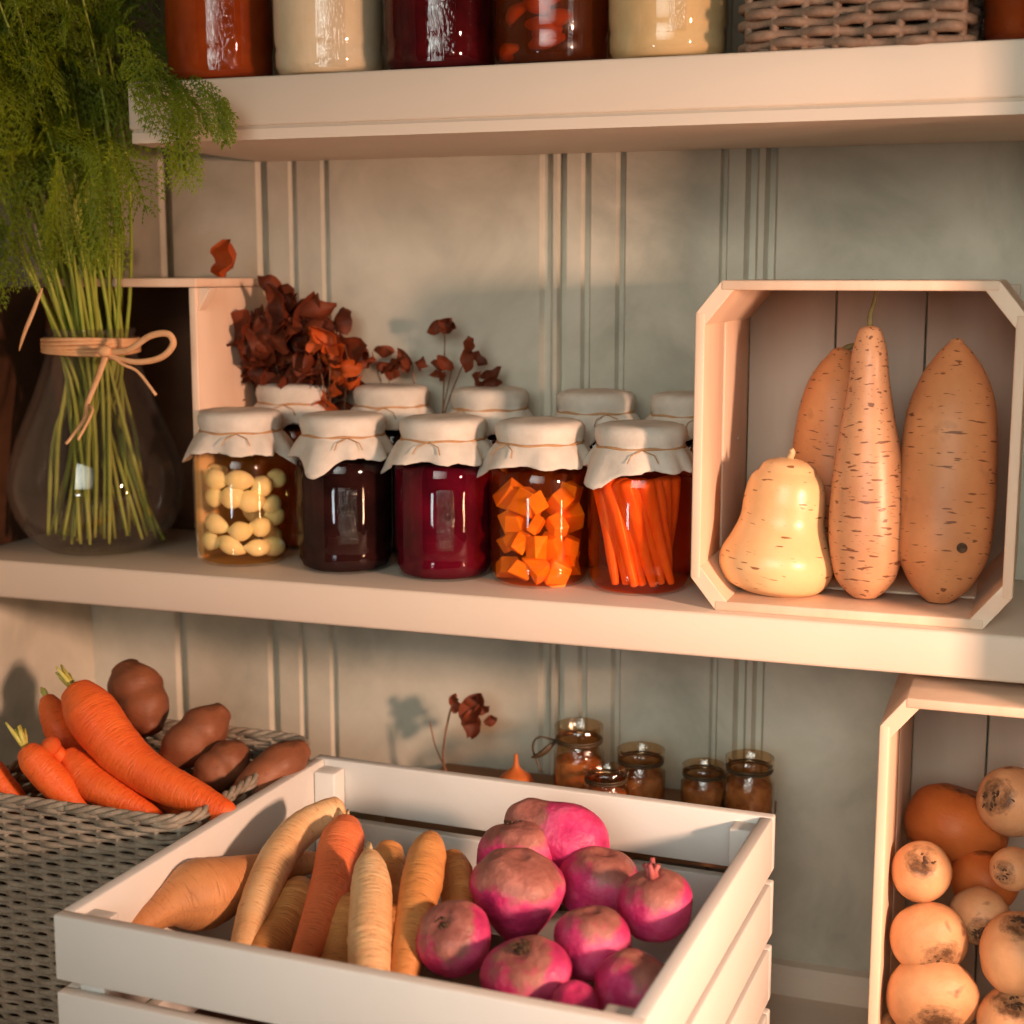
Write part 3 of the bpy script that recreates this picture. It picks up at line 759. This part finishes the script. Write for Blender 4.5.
# ------------------------------------------------------------------ dried leaves
def leaf(mb, p, d, nrm, L, W, curl, rn):
    d = d.normalized(); s = d.cross(nrm).normalized(); nn = s.cross(d); k = len(mb.v); nu, nvv = 5, 8; vs = []
    for i in range(nvv + 1):
        t_ = i / nvv; w = W * math.sin(PI * min(1, t_ * .96 + .04)) ** .75
        for j in range(nu):
            x = (j / (nu - 1) * 2 - 1)
            q = p + d * L * t_ + s * (x * w) + nn * (abs(x) * w * curl + curl * .35 * L * (t_ - .5) ** 2 * 4 + .55 * W * noise.noise(Vector((t_ * 3.5, x * 1.4, L * 900))) + .3 * W * abs(x) * math.sin(t_ * 9 + L * 700)) + s * (W * .35 * noise.noise(Vector((t_ * 3, 7, L * 500))))
            vs.append(q)
    mb.add(vs, [(i * nu + j, i * nu + j + 1, (i + 1) * nu + j + 1, (i + 1) * nu + j) for i in range(nvv) for j in range(nu - 1)])
def leafbunch(name, base, tips, label, cat, mat, Lr, per, seed, stem_r=.0013, only_tip=False):
    rn = random.Random(seed); t = thing(name, base, label, cat); mb = MB()
    for tip in tips:
        b = Vector(base) + Vector((rn.uniform(-.012, .012), rn.uniform(-.004, .004), .002))
        tip = Vector(tip); mdl = b.lerp(tip, .55) + Vector((rn.uniform(-.012, .012), rn.uniform(-.004, .004), .01))
        pts = [Vector(p) for p in cr([tuple(b - Vector(base)), tuple(mdl - Vector(base)), tuple(tip - Vector(base))], 16)]
        MB().tube(pts, [stem_r * (1 - .6 * i / 15) for i in range(16)], 5).build('stem', M['dry_stem'], t)
        for k in range(per):
            p = pts[15 - int(k * (0.9 if only_tip else 7.5 / per))]
            d = Vector((rn.uniform(-1, 1), rn.uniform(-.5, .3), rn.uniform(-.9, .8))); nrm = Vector((rn.uniform(-.6, .6), -1, rn.uniform(-.6, .6)))
            if p.z + base[2] < .19 and d.z < 0: d.z = -.25 * d.z
            leaf(mb, p, d, nrm, rn.uniform(*Lr), rn.uniform(*Lr) * .30, rn.uniform(.1, 1.6) * rn.choice((-.7, 1)), rn)
    o = mb.build('foliage', mat, t)
    return t
pk = lambda px, py, Y: P(px, py, Y)
tips = [pk(*a) for a in ((245, 345, 1.365), (262, 320, 1.35), (270, 345, 1.335), (283, 290, 1.37), (290, 318, 1.345), (300, 340, 1.345), (285, 352, 1.36), (312, 345, 1.36), (315, 300, 1.375), (335, 330, 1.365), (330, 352, 1.36), (247, 368, 1.36), (248, 330, 1.36))]
leafbunch('dried_leaf_bunch', (P(318, 400, 1.395).x, 1.397, 0.001), tips, 'bunch of curled rust-brown dried leaves against the wall behind the jars', 'dried leaves', M['dry_leaf'], (.030, .052), 8, 3)
tips = [pk(*a) for a in ((330, 352, 1.335), (345, 345, 1.34), (348, 362, 1.345), (318, 352, 1.335))]
leafbunch('dried_leaf_sprig', (P(350, 400, 1.40).x, 1.404, 0.001), tips, 'small sprig of bright rust-orange dried leaves in front of the brown bunch', 'dried leaves', M['rust_leaf'], (.026, .038), 3, 8)
tips = [pk(*a) for a in ((445, 322, 1.385), (470, 348, 1.38), (452, 368, 1.385), (412, 362, 1.385), (388, 368, 1.385), (372, 352, 1.385), (480, 382, 1.38))]
leafbunch('dried_leaf_sprig', (P(432, 400, 1.404).x, 1.408, 0.001), tips, 'loose sprig of round brown dried leaves, right of the leaf bunch', 'dried leaves', M['dry_leaf'], (.018, .026), 3, 12, only_tip=True)
# a single curled leaf on the small crate
b = P(236, 277, 1.33); b.z = .2715; mb = MB(); rn = random.Random(2)
leaf(mb, Vector((0, 0, .0)), Vector((.05, .0, 1)), Vector((-.5, -1, 0)), .037, .018, .9, rn)
tag(mb.build('dried_leaf', M['rust_leaf'], org=(0, 0, 0)), 'single curled orange dried leaf standing on top of the small crate', 'leaf').location = b
# dried flower in the lower compartment
RZ = -.235
base = P(446, 775, 1.375); base.z = RZ
fl = thing('dried_flower', base, 'single dried rust flower on a thin stem behind the white crate', 'dried flower')
pts = cr([(0, 0, 0), tuple(P(443, 752, 1.372) - base), tuple(P(450, 712, 1.37) - base), tuple(P(458, 699, 1.368) - base)], 16)
MB().tube(pts, .0011, 6).build('stem', M['dry_stem'], fl)
pts2 = cr([(.004, 0, 0), tuple(P(436, 748, 1.378) - base), tuple(P(430, 722, 1.38) - base)], 10)
MB().tube(pts2, .0008, 6).build('stem', M['dry_stem'], fl)
mb = MB(); rn = random.Random(4)
for (px, py, dx, dz, L) in ((458, 712, -.1, 1, .02), (466, 722, .5, 1, .034), (468, 716, .55, .75, .032), (470, 735, .15, 1, .030), (485, 722, .6, .3, .016), (476, 712, .9, .5, .018)):
    leaf(mb, P(px, py, 1.366) - base, Vector((dx, 0, dz)), Vector((rn.uniform(-.4, .4), -1, rn.uniform(-.3, .3))), L, L * .34, .6, rn)
mb.build('petals', M['dry_leaf'], fl)
# low riser behind the white crate with small jars
rx0, rx1 = P(415, 800, 1.33).x, P(757, 800, 1.30).x
rt2 = thing('wooden_riser', ((rx0 + rx1) / 2, 1.335, FLOOR), 'low wooden riser behind the white crate, under the small jars', 'stand')
hw = (rx1 - rx0) / 2
box_part('top_board', (-hw, -.08, RZ - FLOOR - .012), (hw, .08, RZ - FLOOR), M['wood'], rt2)
for s in (-1, 1): box_part('leg', (s * (hw - .012) - .006, -.075, 0), (s * (hw - .012) + .006, .075, RZ - FLOOR - .012), M['wood'], rt2)
M['mini_glass'] = mat_glass('brown_glass', (.95, .82, .66, 1), .35, .12, 2.4)
M['spice'] = mat_soft('spice_fill', (150, 96, 56), (206, 150, 98), 90, .8, 0, .6)
def mini_jar(px, ptop, Y, R, label, wire=False, H=None):
    p = P(px, ptop, Y); H = p.z - RZ
    t = thing('small_jar', (p.x, Y, RZ), label, 'jar', 'small jars behind the white crate')
    MB().lathe([(.0001, .002), (R * .85, 0), (R, .006), (R, H * .66), (R * .86, H * .76), (R * .84, H * .84), (R * .95, H * .86), (R * .96, H * .99), (R * .90, H), (R * .86, H * .99), (R * .8, H * .8), (R * .9, H * .6)], 36).build('glass', M['mini_glass'], t)
    MB().lathe([(.0001, .006), (R * .9, .006), (R * .9, H * .58), (R * .5, H * .62), (.0001, H * .60)], 28).build('contents', M['spice'], t)
    w = MB()
    for dz in (0, .0025): w.tube([(R * .90 * math.cos(2 * PI * j / 28), R * .90 * math.sin(2 * PI * j / 28), H * .80 + dz) for j in range(28)], .0011, 5, True)
    if wire:
        w.tube(cr([(-R * .85, -R * .3, H * .8), (-R * 1.5, -R * .5, H * .84), (-R * 1.75, -R * .5, H * .7), (-R * 1.5, -R * .5, H * .5), (-R * 1.35, -R * .5, H * .42)], 14), .0011, 5)
        w.tube(cr([(-R * .85, -R * .3, H * .8), (-R * 1.3, -R * .6, H * .66), (-R * 1.8, -R * .5, H * .58)], 10), [.0012, .002, .003, .0036, .0036, .0034, .003, .0024, .0016, .0006], 5, False, .4)
    w.build('wire_tie', M['wire'], t)
    return t
mini_jar(579, 724, 1.335, .0245, 'tallest small glass jar with a wire tie behind the white crate', True)
mini_jar(641, 748, 1.335, .0235, 'small glass jar beside the tallest one behind the white crate')
mini_jar(606, 768, 1.295, .0215, 'low small jar with twine peeking over the white crate between two taller jars')
mini_jar(704, 764, 1.350, .0215, 'small dim jar in shade, second from the crate corner')
mini_jar(750, 756, 1.345, .0235, 'dark small jar in shade right by the white crate back corner')
p = P(516, 783, 1.33); R0 = .018
p.z = RZ + R0 * .86
mb = blob(R0, [(.02, -.86), (.5, -.78), (.95, -.3), (1, .1), (.8, .55), (.4, .85), (.16, 1.15), (.10, 1.75), (.02, 1.8)], 24, .03, 40, 3)
tag(mb.build('shallot_bulb', M['pumpkin']), 'small orange bulb with pointed tip beside the small jars', 'bulb').location = p

# ------------------------------------------------------------------ squashes in the shelf crate
def upright(name, px0, py0, px1, py1, Y0, Y1, radii, mat, label, stalk=None, seed=0, amp=.0012, sag=0, cap=(.6, .6), z0=.0085):
    a = P(px0, py0, Y0); b = P(px1, py1, Y1); a.z = z0 + .001
    n = len(radii); ctrl = []
    for i, (s, rr) in enumerate(radii):
        p = a.lerp(b, s); p.x += sag * math.sin(PI * s); ctrl.append((p - a, rr))
    t = thing(name, a, label, 'squash')
    loft(ctrl, 40, 60, amp, 22, .0, seed, cap).build('body', mat, t)
    if stalk:
        q = b - a
        pts = cr([tuple(q + Vector((0, 0, -.004)))] + [tuple(q + Vector(v)) for v in stalk[0]], 12)
        MB().tube(pts, [stalk[1] * (1.25 - .5 * i / 11) for i in range(12)], 8).build('stalk', stalk[2], t)
    return t
# butternut: wide foot, domed neck
upright('butternut_squash', 772, 597, 790, 463, 1.252, 1.258, [(.0, .0290), (.045, .0400), (.16, .0475), (.28, .0475), (.42, .0405), (.56, .0350), (.72, .0340), (.86, .0312), (.94, .0245)], M['squash_pale'],
        'pale yellow butternut squash with a wide base in the shelf crate', ([(.0, 0, .004), (.002, -.001, .009), (.001, -.002, .012)], .0028, M['stalk_pale']), 3, .0012, 0, (.1, .45))
upright('long_squash', 865, 600, 870, 325, 1.245, 1.262, [(.005, .0100), (.04, .0190), (.09, .0258), (.2, .0305), (.34, .0305), (.5, .0270), (.66, .0212), (.80, .0165), (.9, .0145), (.97, .0105)], M['squash_tan'],
        'tall tan bottle-shaped squash with a thin dark stalk in the shelf crate', ([(.0, 0, .008), (.003, 0, .020), (.004, .002, .034)], .0020, M['stalk']), 7, .0010, .0, (.12, .6))
upright('long_squash', 938, 600, 957, 340, 1.250, 1.285, [(.0, .0090), (.035, .0185), (.09, .0275), (.2, .0380), (.38, .0400), (.58, .0385), (.74, .0350), (.86, .0262), (.95, .0140), (.99, .006)], M['squash_brown'],
        'thick brown pointed squash with a knot hole in the shelf crate', None, 11, .0016, .0, (.12, .6))
bigsq = [o for o in C.objects if o.get('label', '').startswith('thick brown')][0]
kp = P(962, 548, 1.2218) - bigsq.location
blob(.0042, [(.02, -.5), (.8, -.35), (1, .0), (.75, .22), (.3, .06), (.02, .02)], 18, .05, 90, 4).build('knot_hole', M['scar'], bigsq).location = kp
bigsq.children[-1].rotation_euler = orient((-.05, -1, .1))
upright('long_squash', 820, 575, 841, 352, 1.345, 1.358, [(.03, .0180), (.1, .0300), (.25, .0350), (.5, .0350), (.7, .0325), (.85, .0265), (.94, .018), (.99, .010)], M['squash_brown'],
        'dim brown squash standing at the back of the shelf crate', ([(.004, 0, .003), (.012, 0, .006)], .003, M['stalk']), 15, .0016)

# ------------------------------------------------------------------ carrots, roots
def root(name, pts, radii, mat, label, cat, stub=None, seed=0, group=None, amp=.0012, ring=.03, cap=(.5, .8), hair=None):
    # pts: world points from crown to tip
    c = [Vector(p) for p in pts]; o = c[0].copy()
    n = len(radii)
    q = cr([tuple(p) for p in c], n)
    ctrl = [(Vector(a) - o, rr) for a, rr in zip(q, radii)]
    t = thing(name, o, label, cat, group)
    loft(ctrl, 28, 54, amp, 26, ring, seed, cap).build('body', mat, t)
    ax = (c[0] - c[1]).normalized()
    if stub:
        rn = random.Random(seed); mb = MB()
        for k in range(stub[1]):
            d = (ax + Vector((rn.uniform(-.45, .45), rn.uniform(-.45, .45), rn.uniform(-.1, .5)))).normalized(); L = stub[2] * rn.uniform(.7, 1.1)
            p0 = ax * radii[0] * .25
            mb.tube([p0, p0 + d * L * .6, p0 + d * L], [.0026, .0021, .0010], 6)
        mb.build('leaf_stub', stub[0], t)
    return t
gC = 'carrots in the wicker basket'
root('carrot', [P(78, 694, 1.10), P(110, 738, 1.085), P(150, 775, 1.075), P(226, 812, 1.065)], [.0165, .0225, .0235, .022, .0205, .019, .0165, .0135, .010], M['carrot'], 'large carrot with a pale green stub, lying topmost across the basket', 'carrot', (M['green_stub'], 8, .028), 1, gC)
root('carrot', [P(28, 752, 1.045), P(48, 775, 1.045), P(78, 806, 1.05)], [.011, .0145, .015, .0145, .012, .009], M['carrot'], 'short carrot with a split green stub at the basket front', 'carrot', (M['green_stub'], 5, .027), 2, gC)
root('carrot', [P(68, 758, 1.07), P(95, 785, 1.062), P(125, 803, 1.058), P(160, 822, 1.06)], [.011, .0150, .0155, .014, .012, .010, .0075], M['carrot'], 'slim carrot with a side knob, lying below the large one in the basket', 'carrot', None, 3, gC, .0022)
root('carrot', [P(48, 700, 1.11), P(58, 725, 1.10), P(72, 758, 1.095)], [.0075, .011, .0135, .0145, .013, .011], M['carrot'], 'narrow upright carrot standing left of the large carrot in the basket', 'carrot', (M['green_stub'], 3, .012), 4, gC)
root('carrot', [P(-12, 765, 1.045), P(0, 785, 1.045), P(20, 806, 1.05)], [.010, .0130, .013, .012, .009], M['carrot'], 'carrot cut by the picture edge in the wicker basket', 'carrot', None, 5, gC)
root('carrot', [P(105, 745, 1.15), P(140, 780, 1.13), P(190, 812, 1.10)], [.012, .016, .016, .014, .011], M['carrot'], 'shaded carrot lying underneath the large one in the basket', 'carrot', None, 6, gC)
kn = blob(.0085, [(.02, -1), (.7, -.7), (1, 0), (.7, .7), (.02, 1)], 20, .06, 60, 2)
ko = [o for o in C.objects if o.get('label', '').startswith('slim carrot')][0]
k2 = kn.build('side_knob', M['carrot'], ko); k2.location = P(51, 746, 1.055) - ko.location
k3 = loft([(P(51, 746, 1.055) - ko.location, .0065), (P(62, 760, 1.066) - ko.location, .0085)], 14, 8).build('side_knob', M['carrot'], ko)
gP = 'brown potatoes in the wicker basket'
def tuber(name, px, py, Y, px2, py2, Y2, r0, mat, label, cat, seed, group=None, amp=.003, prof=(.55, .9, 1, .95, 1, .85, .5)):
    a = P(px, py, Y); b = P(px2, py2, Y2); o = (a + b) / 2
    t = loft([(a.lerp(b, i / (len(prof) - 1)) - o, r0 * k) for i, k in enumerate(prof)], 28, 34, amp, 34, .012, seed, (.5, .5)).build(name, mat)
    t.location = o; return tag(t, label, cat, group)
tuber('potato', 128, 668, 1.205, 152, 728, 1.185, .0245, M['sweet'], 'knobbly brown potato standing highest at the back of the basket', 'potato', 1, gP, .0045)
tuber('potato', 170, 762, 1.16, 222, 712, 1.20, .0225, M['sweet'], 'brown potato leaning diagonally in the middle of the basket', 'potato', 2, gP)
tuber('potato', 200, 785, 1.15, 243, 750, 1.18, .0205, M['sweet'], 'brown potato half in shade under the diagonal one', 'potato', 3, gP)
tuber('potato', 238, 800, 1.14, 303, 748, 1.19, .0205, M['sweet'], 'long brown potato against the basket rim next to the white crate', 'potato', 4, gP)
tuber('potato', 100, 710, 1.205, 135, 752, 1.17, .021, M['sweet'], 'shaded brown potato behind the large carrot in the basket', 'potato', 5, gP)

gR = 'pale roots in the white crate'
root('carrot', [P(337, 808, 1.105), P(292, 838, 1.06), P(264, 888, 1.00), P(240, 950, .935)], [.0105, .0140, .0150, .0150, .0150, .0145, .0132, .0115, .0095], M['carrot_pale'], 'long curved cream carrot arching over the others in the white crate', 'carrot', None, 11, gR, .0016, .04)
root('carrot', [P(345, 828, 1.075), P(336, 868, 1.03), P(322, 915, .975), P(302, 965, .925)], [.0135, .0180, .0185, .0180, .0170, .0155, .0140, .0120, .0095], M['carrot_pink'], 'salmon-orange carrot lying between two cream carrots in the white crate', 'carrot', (M['stalk_pale'], 2, .022), 12, gR, .0014, .025)
root('carrot', [P(370, 858, 1.00), P(371, 895, .965), P(370, 935, .93), P(370, 978, .90)], [.0085, .0125, .0150, .0160, .0165, .0165, .0160, .0150, .0130], M['carrot_pale'], 'plump cream carrot with dark rings, lying nearest the front slat', 'carrot', (M['stalk_pale'], 3, .014), 13, gR, .0010, .05)
root('carrot', [P(430, 842, 1.045), P(422, 880, 1.00), P(413, 925, .955), P(402, 985, .91)], [.0105, .0150, .0160, .0160, .0150, .0140, .0130, .0120, .0105], M['carrot_amber'], 'amber carrot beside the pink roots in the white crate', 'carrot', (M['stalk'], 1, .010), 14, gR, .0012, .05)
root('carrot', [P(452, 858, 1.07), P(458, 890, 1.045), P(462, 935, 1.0)], [.010, .0135, .014, .014, .013, .011], M['carrot_amber'], 'shaded amber carrot behind the other amber one, against the pink roots', 'carrot', None, 15, gR, .0012, .05)
root('carrot', [P(390, 850, 1.09), P(385, 885, 1.06), P(395, 930, 1.02)], [.012, .016, .017, .016, .015, .013], M['carrot_amber'], 'shaded carrot lying behind the plump cream carrot', 'carrot', None, 16, gR, .0012, .05)
root('carrot', [P(300, 890, 1.03), P(286, 925, .99), P(262, 960, .94)], [.014, .018, .019, .018, .017, .014], M['carrot_amber'], 'amber root in shade between the curved cream and salmon carrots', 'carrot', None, 17, gR, .0014, .05)
root('carrot', [P(350, 905, 1.0), P(342, 940, .965), P(335, 985, .93)], [.012, .0155, .016, .016, .015, .012], M['carrot_amber'], 'amber root in shade between the salmon and plump cream carrots', 'carrot', None, 18, gR, .0014, .05)
root('parsnip', [P(312, 862, 1.10), P(275, 868, 1.06), P(240, 880, 1.02), P(205, 893, .98), P(172, 905, .95), P(135, 930, .915)], [.009, .011, .012, .0145, .018, .0225, .0262, .0275, .0245, .0165, .0115, .008], M['yam'], 'fat knobbly tan root with a narrow neck along the side of the white crate', 'root vegetable', None, 19, None, .0022, .03)

gB = 'pink roots in the white crate'
bp_round = [(.02, -1.02), (.35, -.95), (.8, -.62), (1, -.08), (.95, .38), (.66, .74), (.3, .84), (.12, .80), (.02, .78)]
bp_tall = [(.02, -1.35), (.22, -1.22), (.42, -.95), (.78, -.52), (1, .0), (.96, .42), (.66, .78), (.3, .9), (.12, .86), (.02, .84)]
def beet(px, py, Y, rpx, axis, label, prof_=bp_round, seed=0, stub='scar', sq=(1, 1, 1)):
    p = P(px, py, Y); D = (p - CAM).dot(fw); R = rpx * D / F
    t = thing('beetroot', p, label, 'beetroot', gB, orient(axis))
    blob(R, prof_, 34, .12, 24, seed, sq).build('body', M['beet'], t)
    mb = MB()
    if stub == 'scar':
        rn = random.Random(seed)
        for k in range(9):
            a = rn.uniform(0, 6.28); rr = R * rn.uniform(.05, .24)
            c = Vector((rr * math.cos(a), rr * math.sin(a), R * .80)); e = c * 1.0 + Vector((R * .14 * math.cos(a + 1.2), R * .14 * math.sin(a + 1.2), R * rn.uniform(.04, .11)))
            mb.tube([c - Vector((0, 0, R * .08)), c + Vector((0, 0, R * .05)), e], [R * .07, R * .055, R * .025], 6)
        mb.build('crown_scar', M['scar'], t)
    elif stub == 'stem':
        for k in range(4):
            a = k * 1.6; c = Vector((R * .08 * math.cos(a), R * .08 * math.sin(a), R * .80))
            mb.tube([c, c * 1.05 + Vector((0, 0, R * .2)), c + Vector((R * .12 * math.cos(a), R * .12 * math.sin(a), R * (.42 + .1 * (k % 2))))], [R * .12, R * .085, R * .07], 7)
        mb.build('stem_stub', M['beet_stub'], t)
    return t
bp_long = [(.02, -1.15), (.45, -1.08), (.85, -.75), (.98, -.2), (.86, .3), (.74, .7), (.58, 1.05), (.3, 1.26), (.12, 1.28), (.02, 1.25)]
beet(560, 836, 1.105, 39, (-.95, .05, .28), 'large pink root lying sideways on top of the pile at the back', bp_long, 1, 'scar', (.95, .95, 1.15))
beet(518, 858, 1.085, 42, (-.2, .2, 1), 'dusty pink root behind the bright heart-shaped one', bp_round, 2)
beet(519, 893, 1.02, 45, (.05, -.1, 1), 'bright pink heart-shaped root in the middle of the pile', bp_tall, 3, 'none')
beet(598, 884, 1.075, 40, (.2, .1, 1), 'pink root with a dusty tan top behind the stemmed one', bp_round, 4, 'none')
beet(656, 906, 1.025, 37, (-.1, -.1, 1), 'pink root with a short upright stem next to the crate side', bp_round, 5, 'stem')
beet(455, 940, .945, 37, (-.15, -.55, .9), 'round pink root with a dark curled crown scar beside the amber carrot', bp_round, 6)
beet(591, 942, .965, 38, (.0, .1, 1), 'round pink root with a tan top in front of the heart-shaped one', bp_round, 7, 'none')
beet(527, 976, .912, 42, (-.1, -.3, 1), 'low pink root with a brown crown at the front slat', bp_round, 8, 'scar', (1.1, 1, .85))
beet(634, 990, .925, 40, (.3, .2, 1), 'shaded crimson root in the front corner by the crate side', bp_round, 9, 'none')
beet(575, 1006, .885, 24, (.1, -.2, 1), 'smallest brownish root barely showing over the front slat', bp_round, 10, 'none')

# ------------------------------------------------------------------ tan roots in the lower crate
gS = 'tan roots in the lower crate'
sp = [(.02, -.92), (.4, -.86), (.85, -.5), (1, .0), (.88, .5), (.5, .84), (.22, .88), (.02, .86)]
def swede(px, py, Y, rpx, axis, label, seed, mat='swede', sq=(1, 1, 1), scar=.28, group=gS):
    p = P(px, py, Y); D = (p - CAM).dot(fw); R = rpx * D / F
    t = thing('swede', p, label, 'root vegetable', group, orient(axis))
    blob(R, sp, 32, .075, 22, seed, sq).build('body', M[mat], t)
    if scar:
        rn = random.Random(seed); mb = MB()
        for k in range(16):
            a = rn.uniform(0, 6.28); rr = R * scar * math.sqrt(rn.random()); L = R * .2
            c = Vector((rr * math.cos(a), rr * math.sin(a), R * .87 * sq[2] - rr * rr / R * .5))
            mb.tube([c - Vector((0, 0, R * .05)), c + Vector((L * .4 * math.cos(a * 3), L * .4 * math.sin(a * 3), R * .035)), c + Vector((L * math.cos(a * 3), L * math.sin(a * 3), -.01 * R))], [R * .06, R * .045, R * .02], 5)
        mb.build('crown_scar', M['scar'], t)
    return t
swede(956, 826, 1.305, 47, (.3, .2, 1), 'big rust-orange root at the back of the lower crate', 1, 'pumpkin', (1.1, 1, .92), 0)
swede(1012, 802, 1.285, 34, (-.5, -.8, .35), 'dusky root with a large dark scar resting on the rust-orange one', 2, 'swede', (1, 1, 1.1), .42)
swede(922, 872, 1.205, 31, (.1, -.75, .75), 'tan root with dark crown against the crate side, highest of its column', 3, 'swede', (.95, 1, 1.02))
swede(980, 916, 1.215, 30, (.1, -.9, -.25), 'tan root with scars at both ends in the middle of the pile', 4)
swede(928, 937, 1.190, 37, (.45, -.9, -.35), 'pale round root with several dark scars, second down by the crate side', 5, 'swede', (1.05, 1, .95))
swede(932, 996, 1.180, 43, (.15, -.8, -.5), 'wide pale root, third down by the crate side', 6, 'swede', (1.05, 1.1, .85))
swede(1013, 869, 1.225, 22, (-.35, -.9, .1), 'small ring-scarred root at the edge of the picture', 7, 'swede', (1, 1, 1.2), .45)
swede(1018, 955, 1.185, 40, (.1, -.3, 1), 'large smooth tan root cut by the picture edge', 8, 'swede', (.95, 1, 1.15), .2)
swede(985, 880, 1.275, 34, (.1, .1, 1), 'shaded rust root wedged behind the others in the lower crate', 9, 'pumpkin', (1, 1, 1), 0)
swede(1012, 1022, 1.170, 34, (0, -.5, 1), 'tan root at the bottom edge of the picture, right of the wide pale one', 10)
swede(905, 1040, 1.185, 30, (0, -.5, 1), 'tan root peeking up at the bottom, beside the crate side', 11, 'swede', (1, 1, 1), .2)

# ------------------------------------------------------------------ light
def area(name, loc, target, sx, sy, power, col, spread=180):
    d = bpy.data.lights.new(name, 'AREA'); d.shape = 'RECTANGLE'; d.size = sx; d.size_y = sy; d.energy = power; d.color = col; d.spread = math.radians(spread)
    o = bpy.data.objects.new(name, d); C.objects.link(o); o.location = loc
    o.rotation_euler = (Vector(target) - Vector(loc)).to_track_quat('-Z', 'Y').to_euler(); return o
area('low_sun_window', (.95, .445, .275), (-.66, 1.30, -.22), .09, .13, 5.7, (1.0, .61, .43), 72)
area('low_glow_strip', (.95, .67, -.17), (-.70, 1.26, -.08), .055, .17, 3.0, (1.0, .52, .29))  # added strip lamp: streaks on the jars and extra warm fill low down
area('small_window', (-.62, -.15, -.12), (-.5, 1.26, .09), .13, .11, .8, (.88, .95, 1.0))
area('front_fill', (.10, -1.0, .70), (-.02, 1.3, .05), 1.4, 1.0, 3.9, (.95, 1.0, .92), 56)  # added broad fill lamp from the front, lifting the shadows
w = bpy.data.worlds.new('room_light'); bpy.context.scene.world = w; w.use_nodes = True
bg = w.node_tree.nodes['Background']; bg.inputs[0].default_value = (1.0, .86, .62, 1); bg.inputs[1].default_value = .018
sc = bpy.context.scene
sc.view_settings.view_transform = 'Standard'; sc.view_settings.look = 'None'; sc.view_settings.exposure = 0.0; sc.view_settings.gamma = .95
sc.cycles.use_denoising = True
sc.cycles.max_bounces = 14; sc.cycles.transparent_max_bounces = 24
sc.cycles.caustics_reflective = False; sc.cycles.caustics_refractive = False
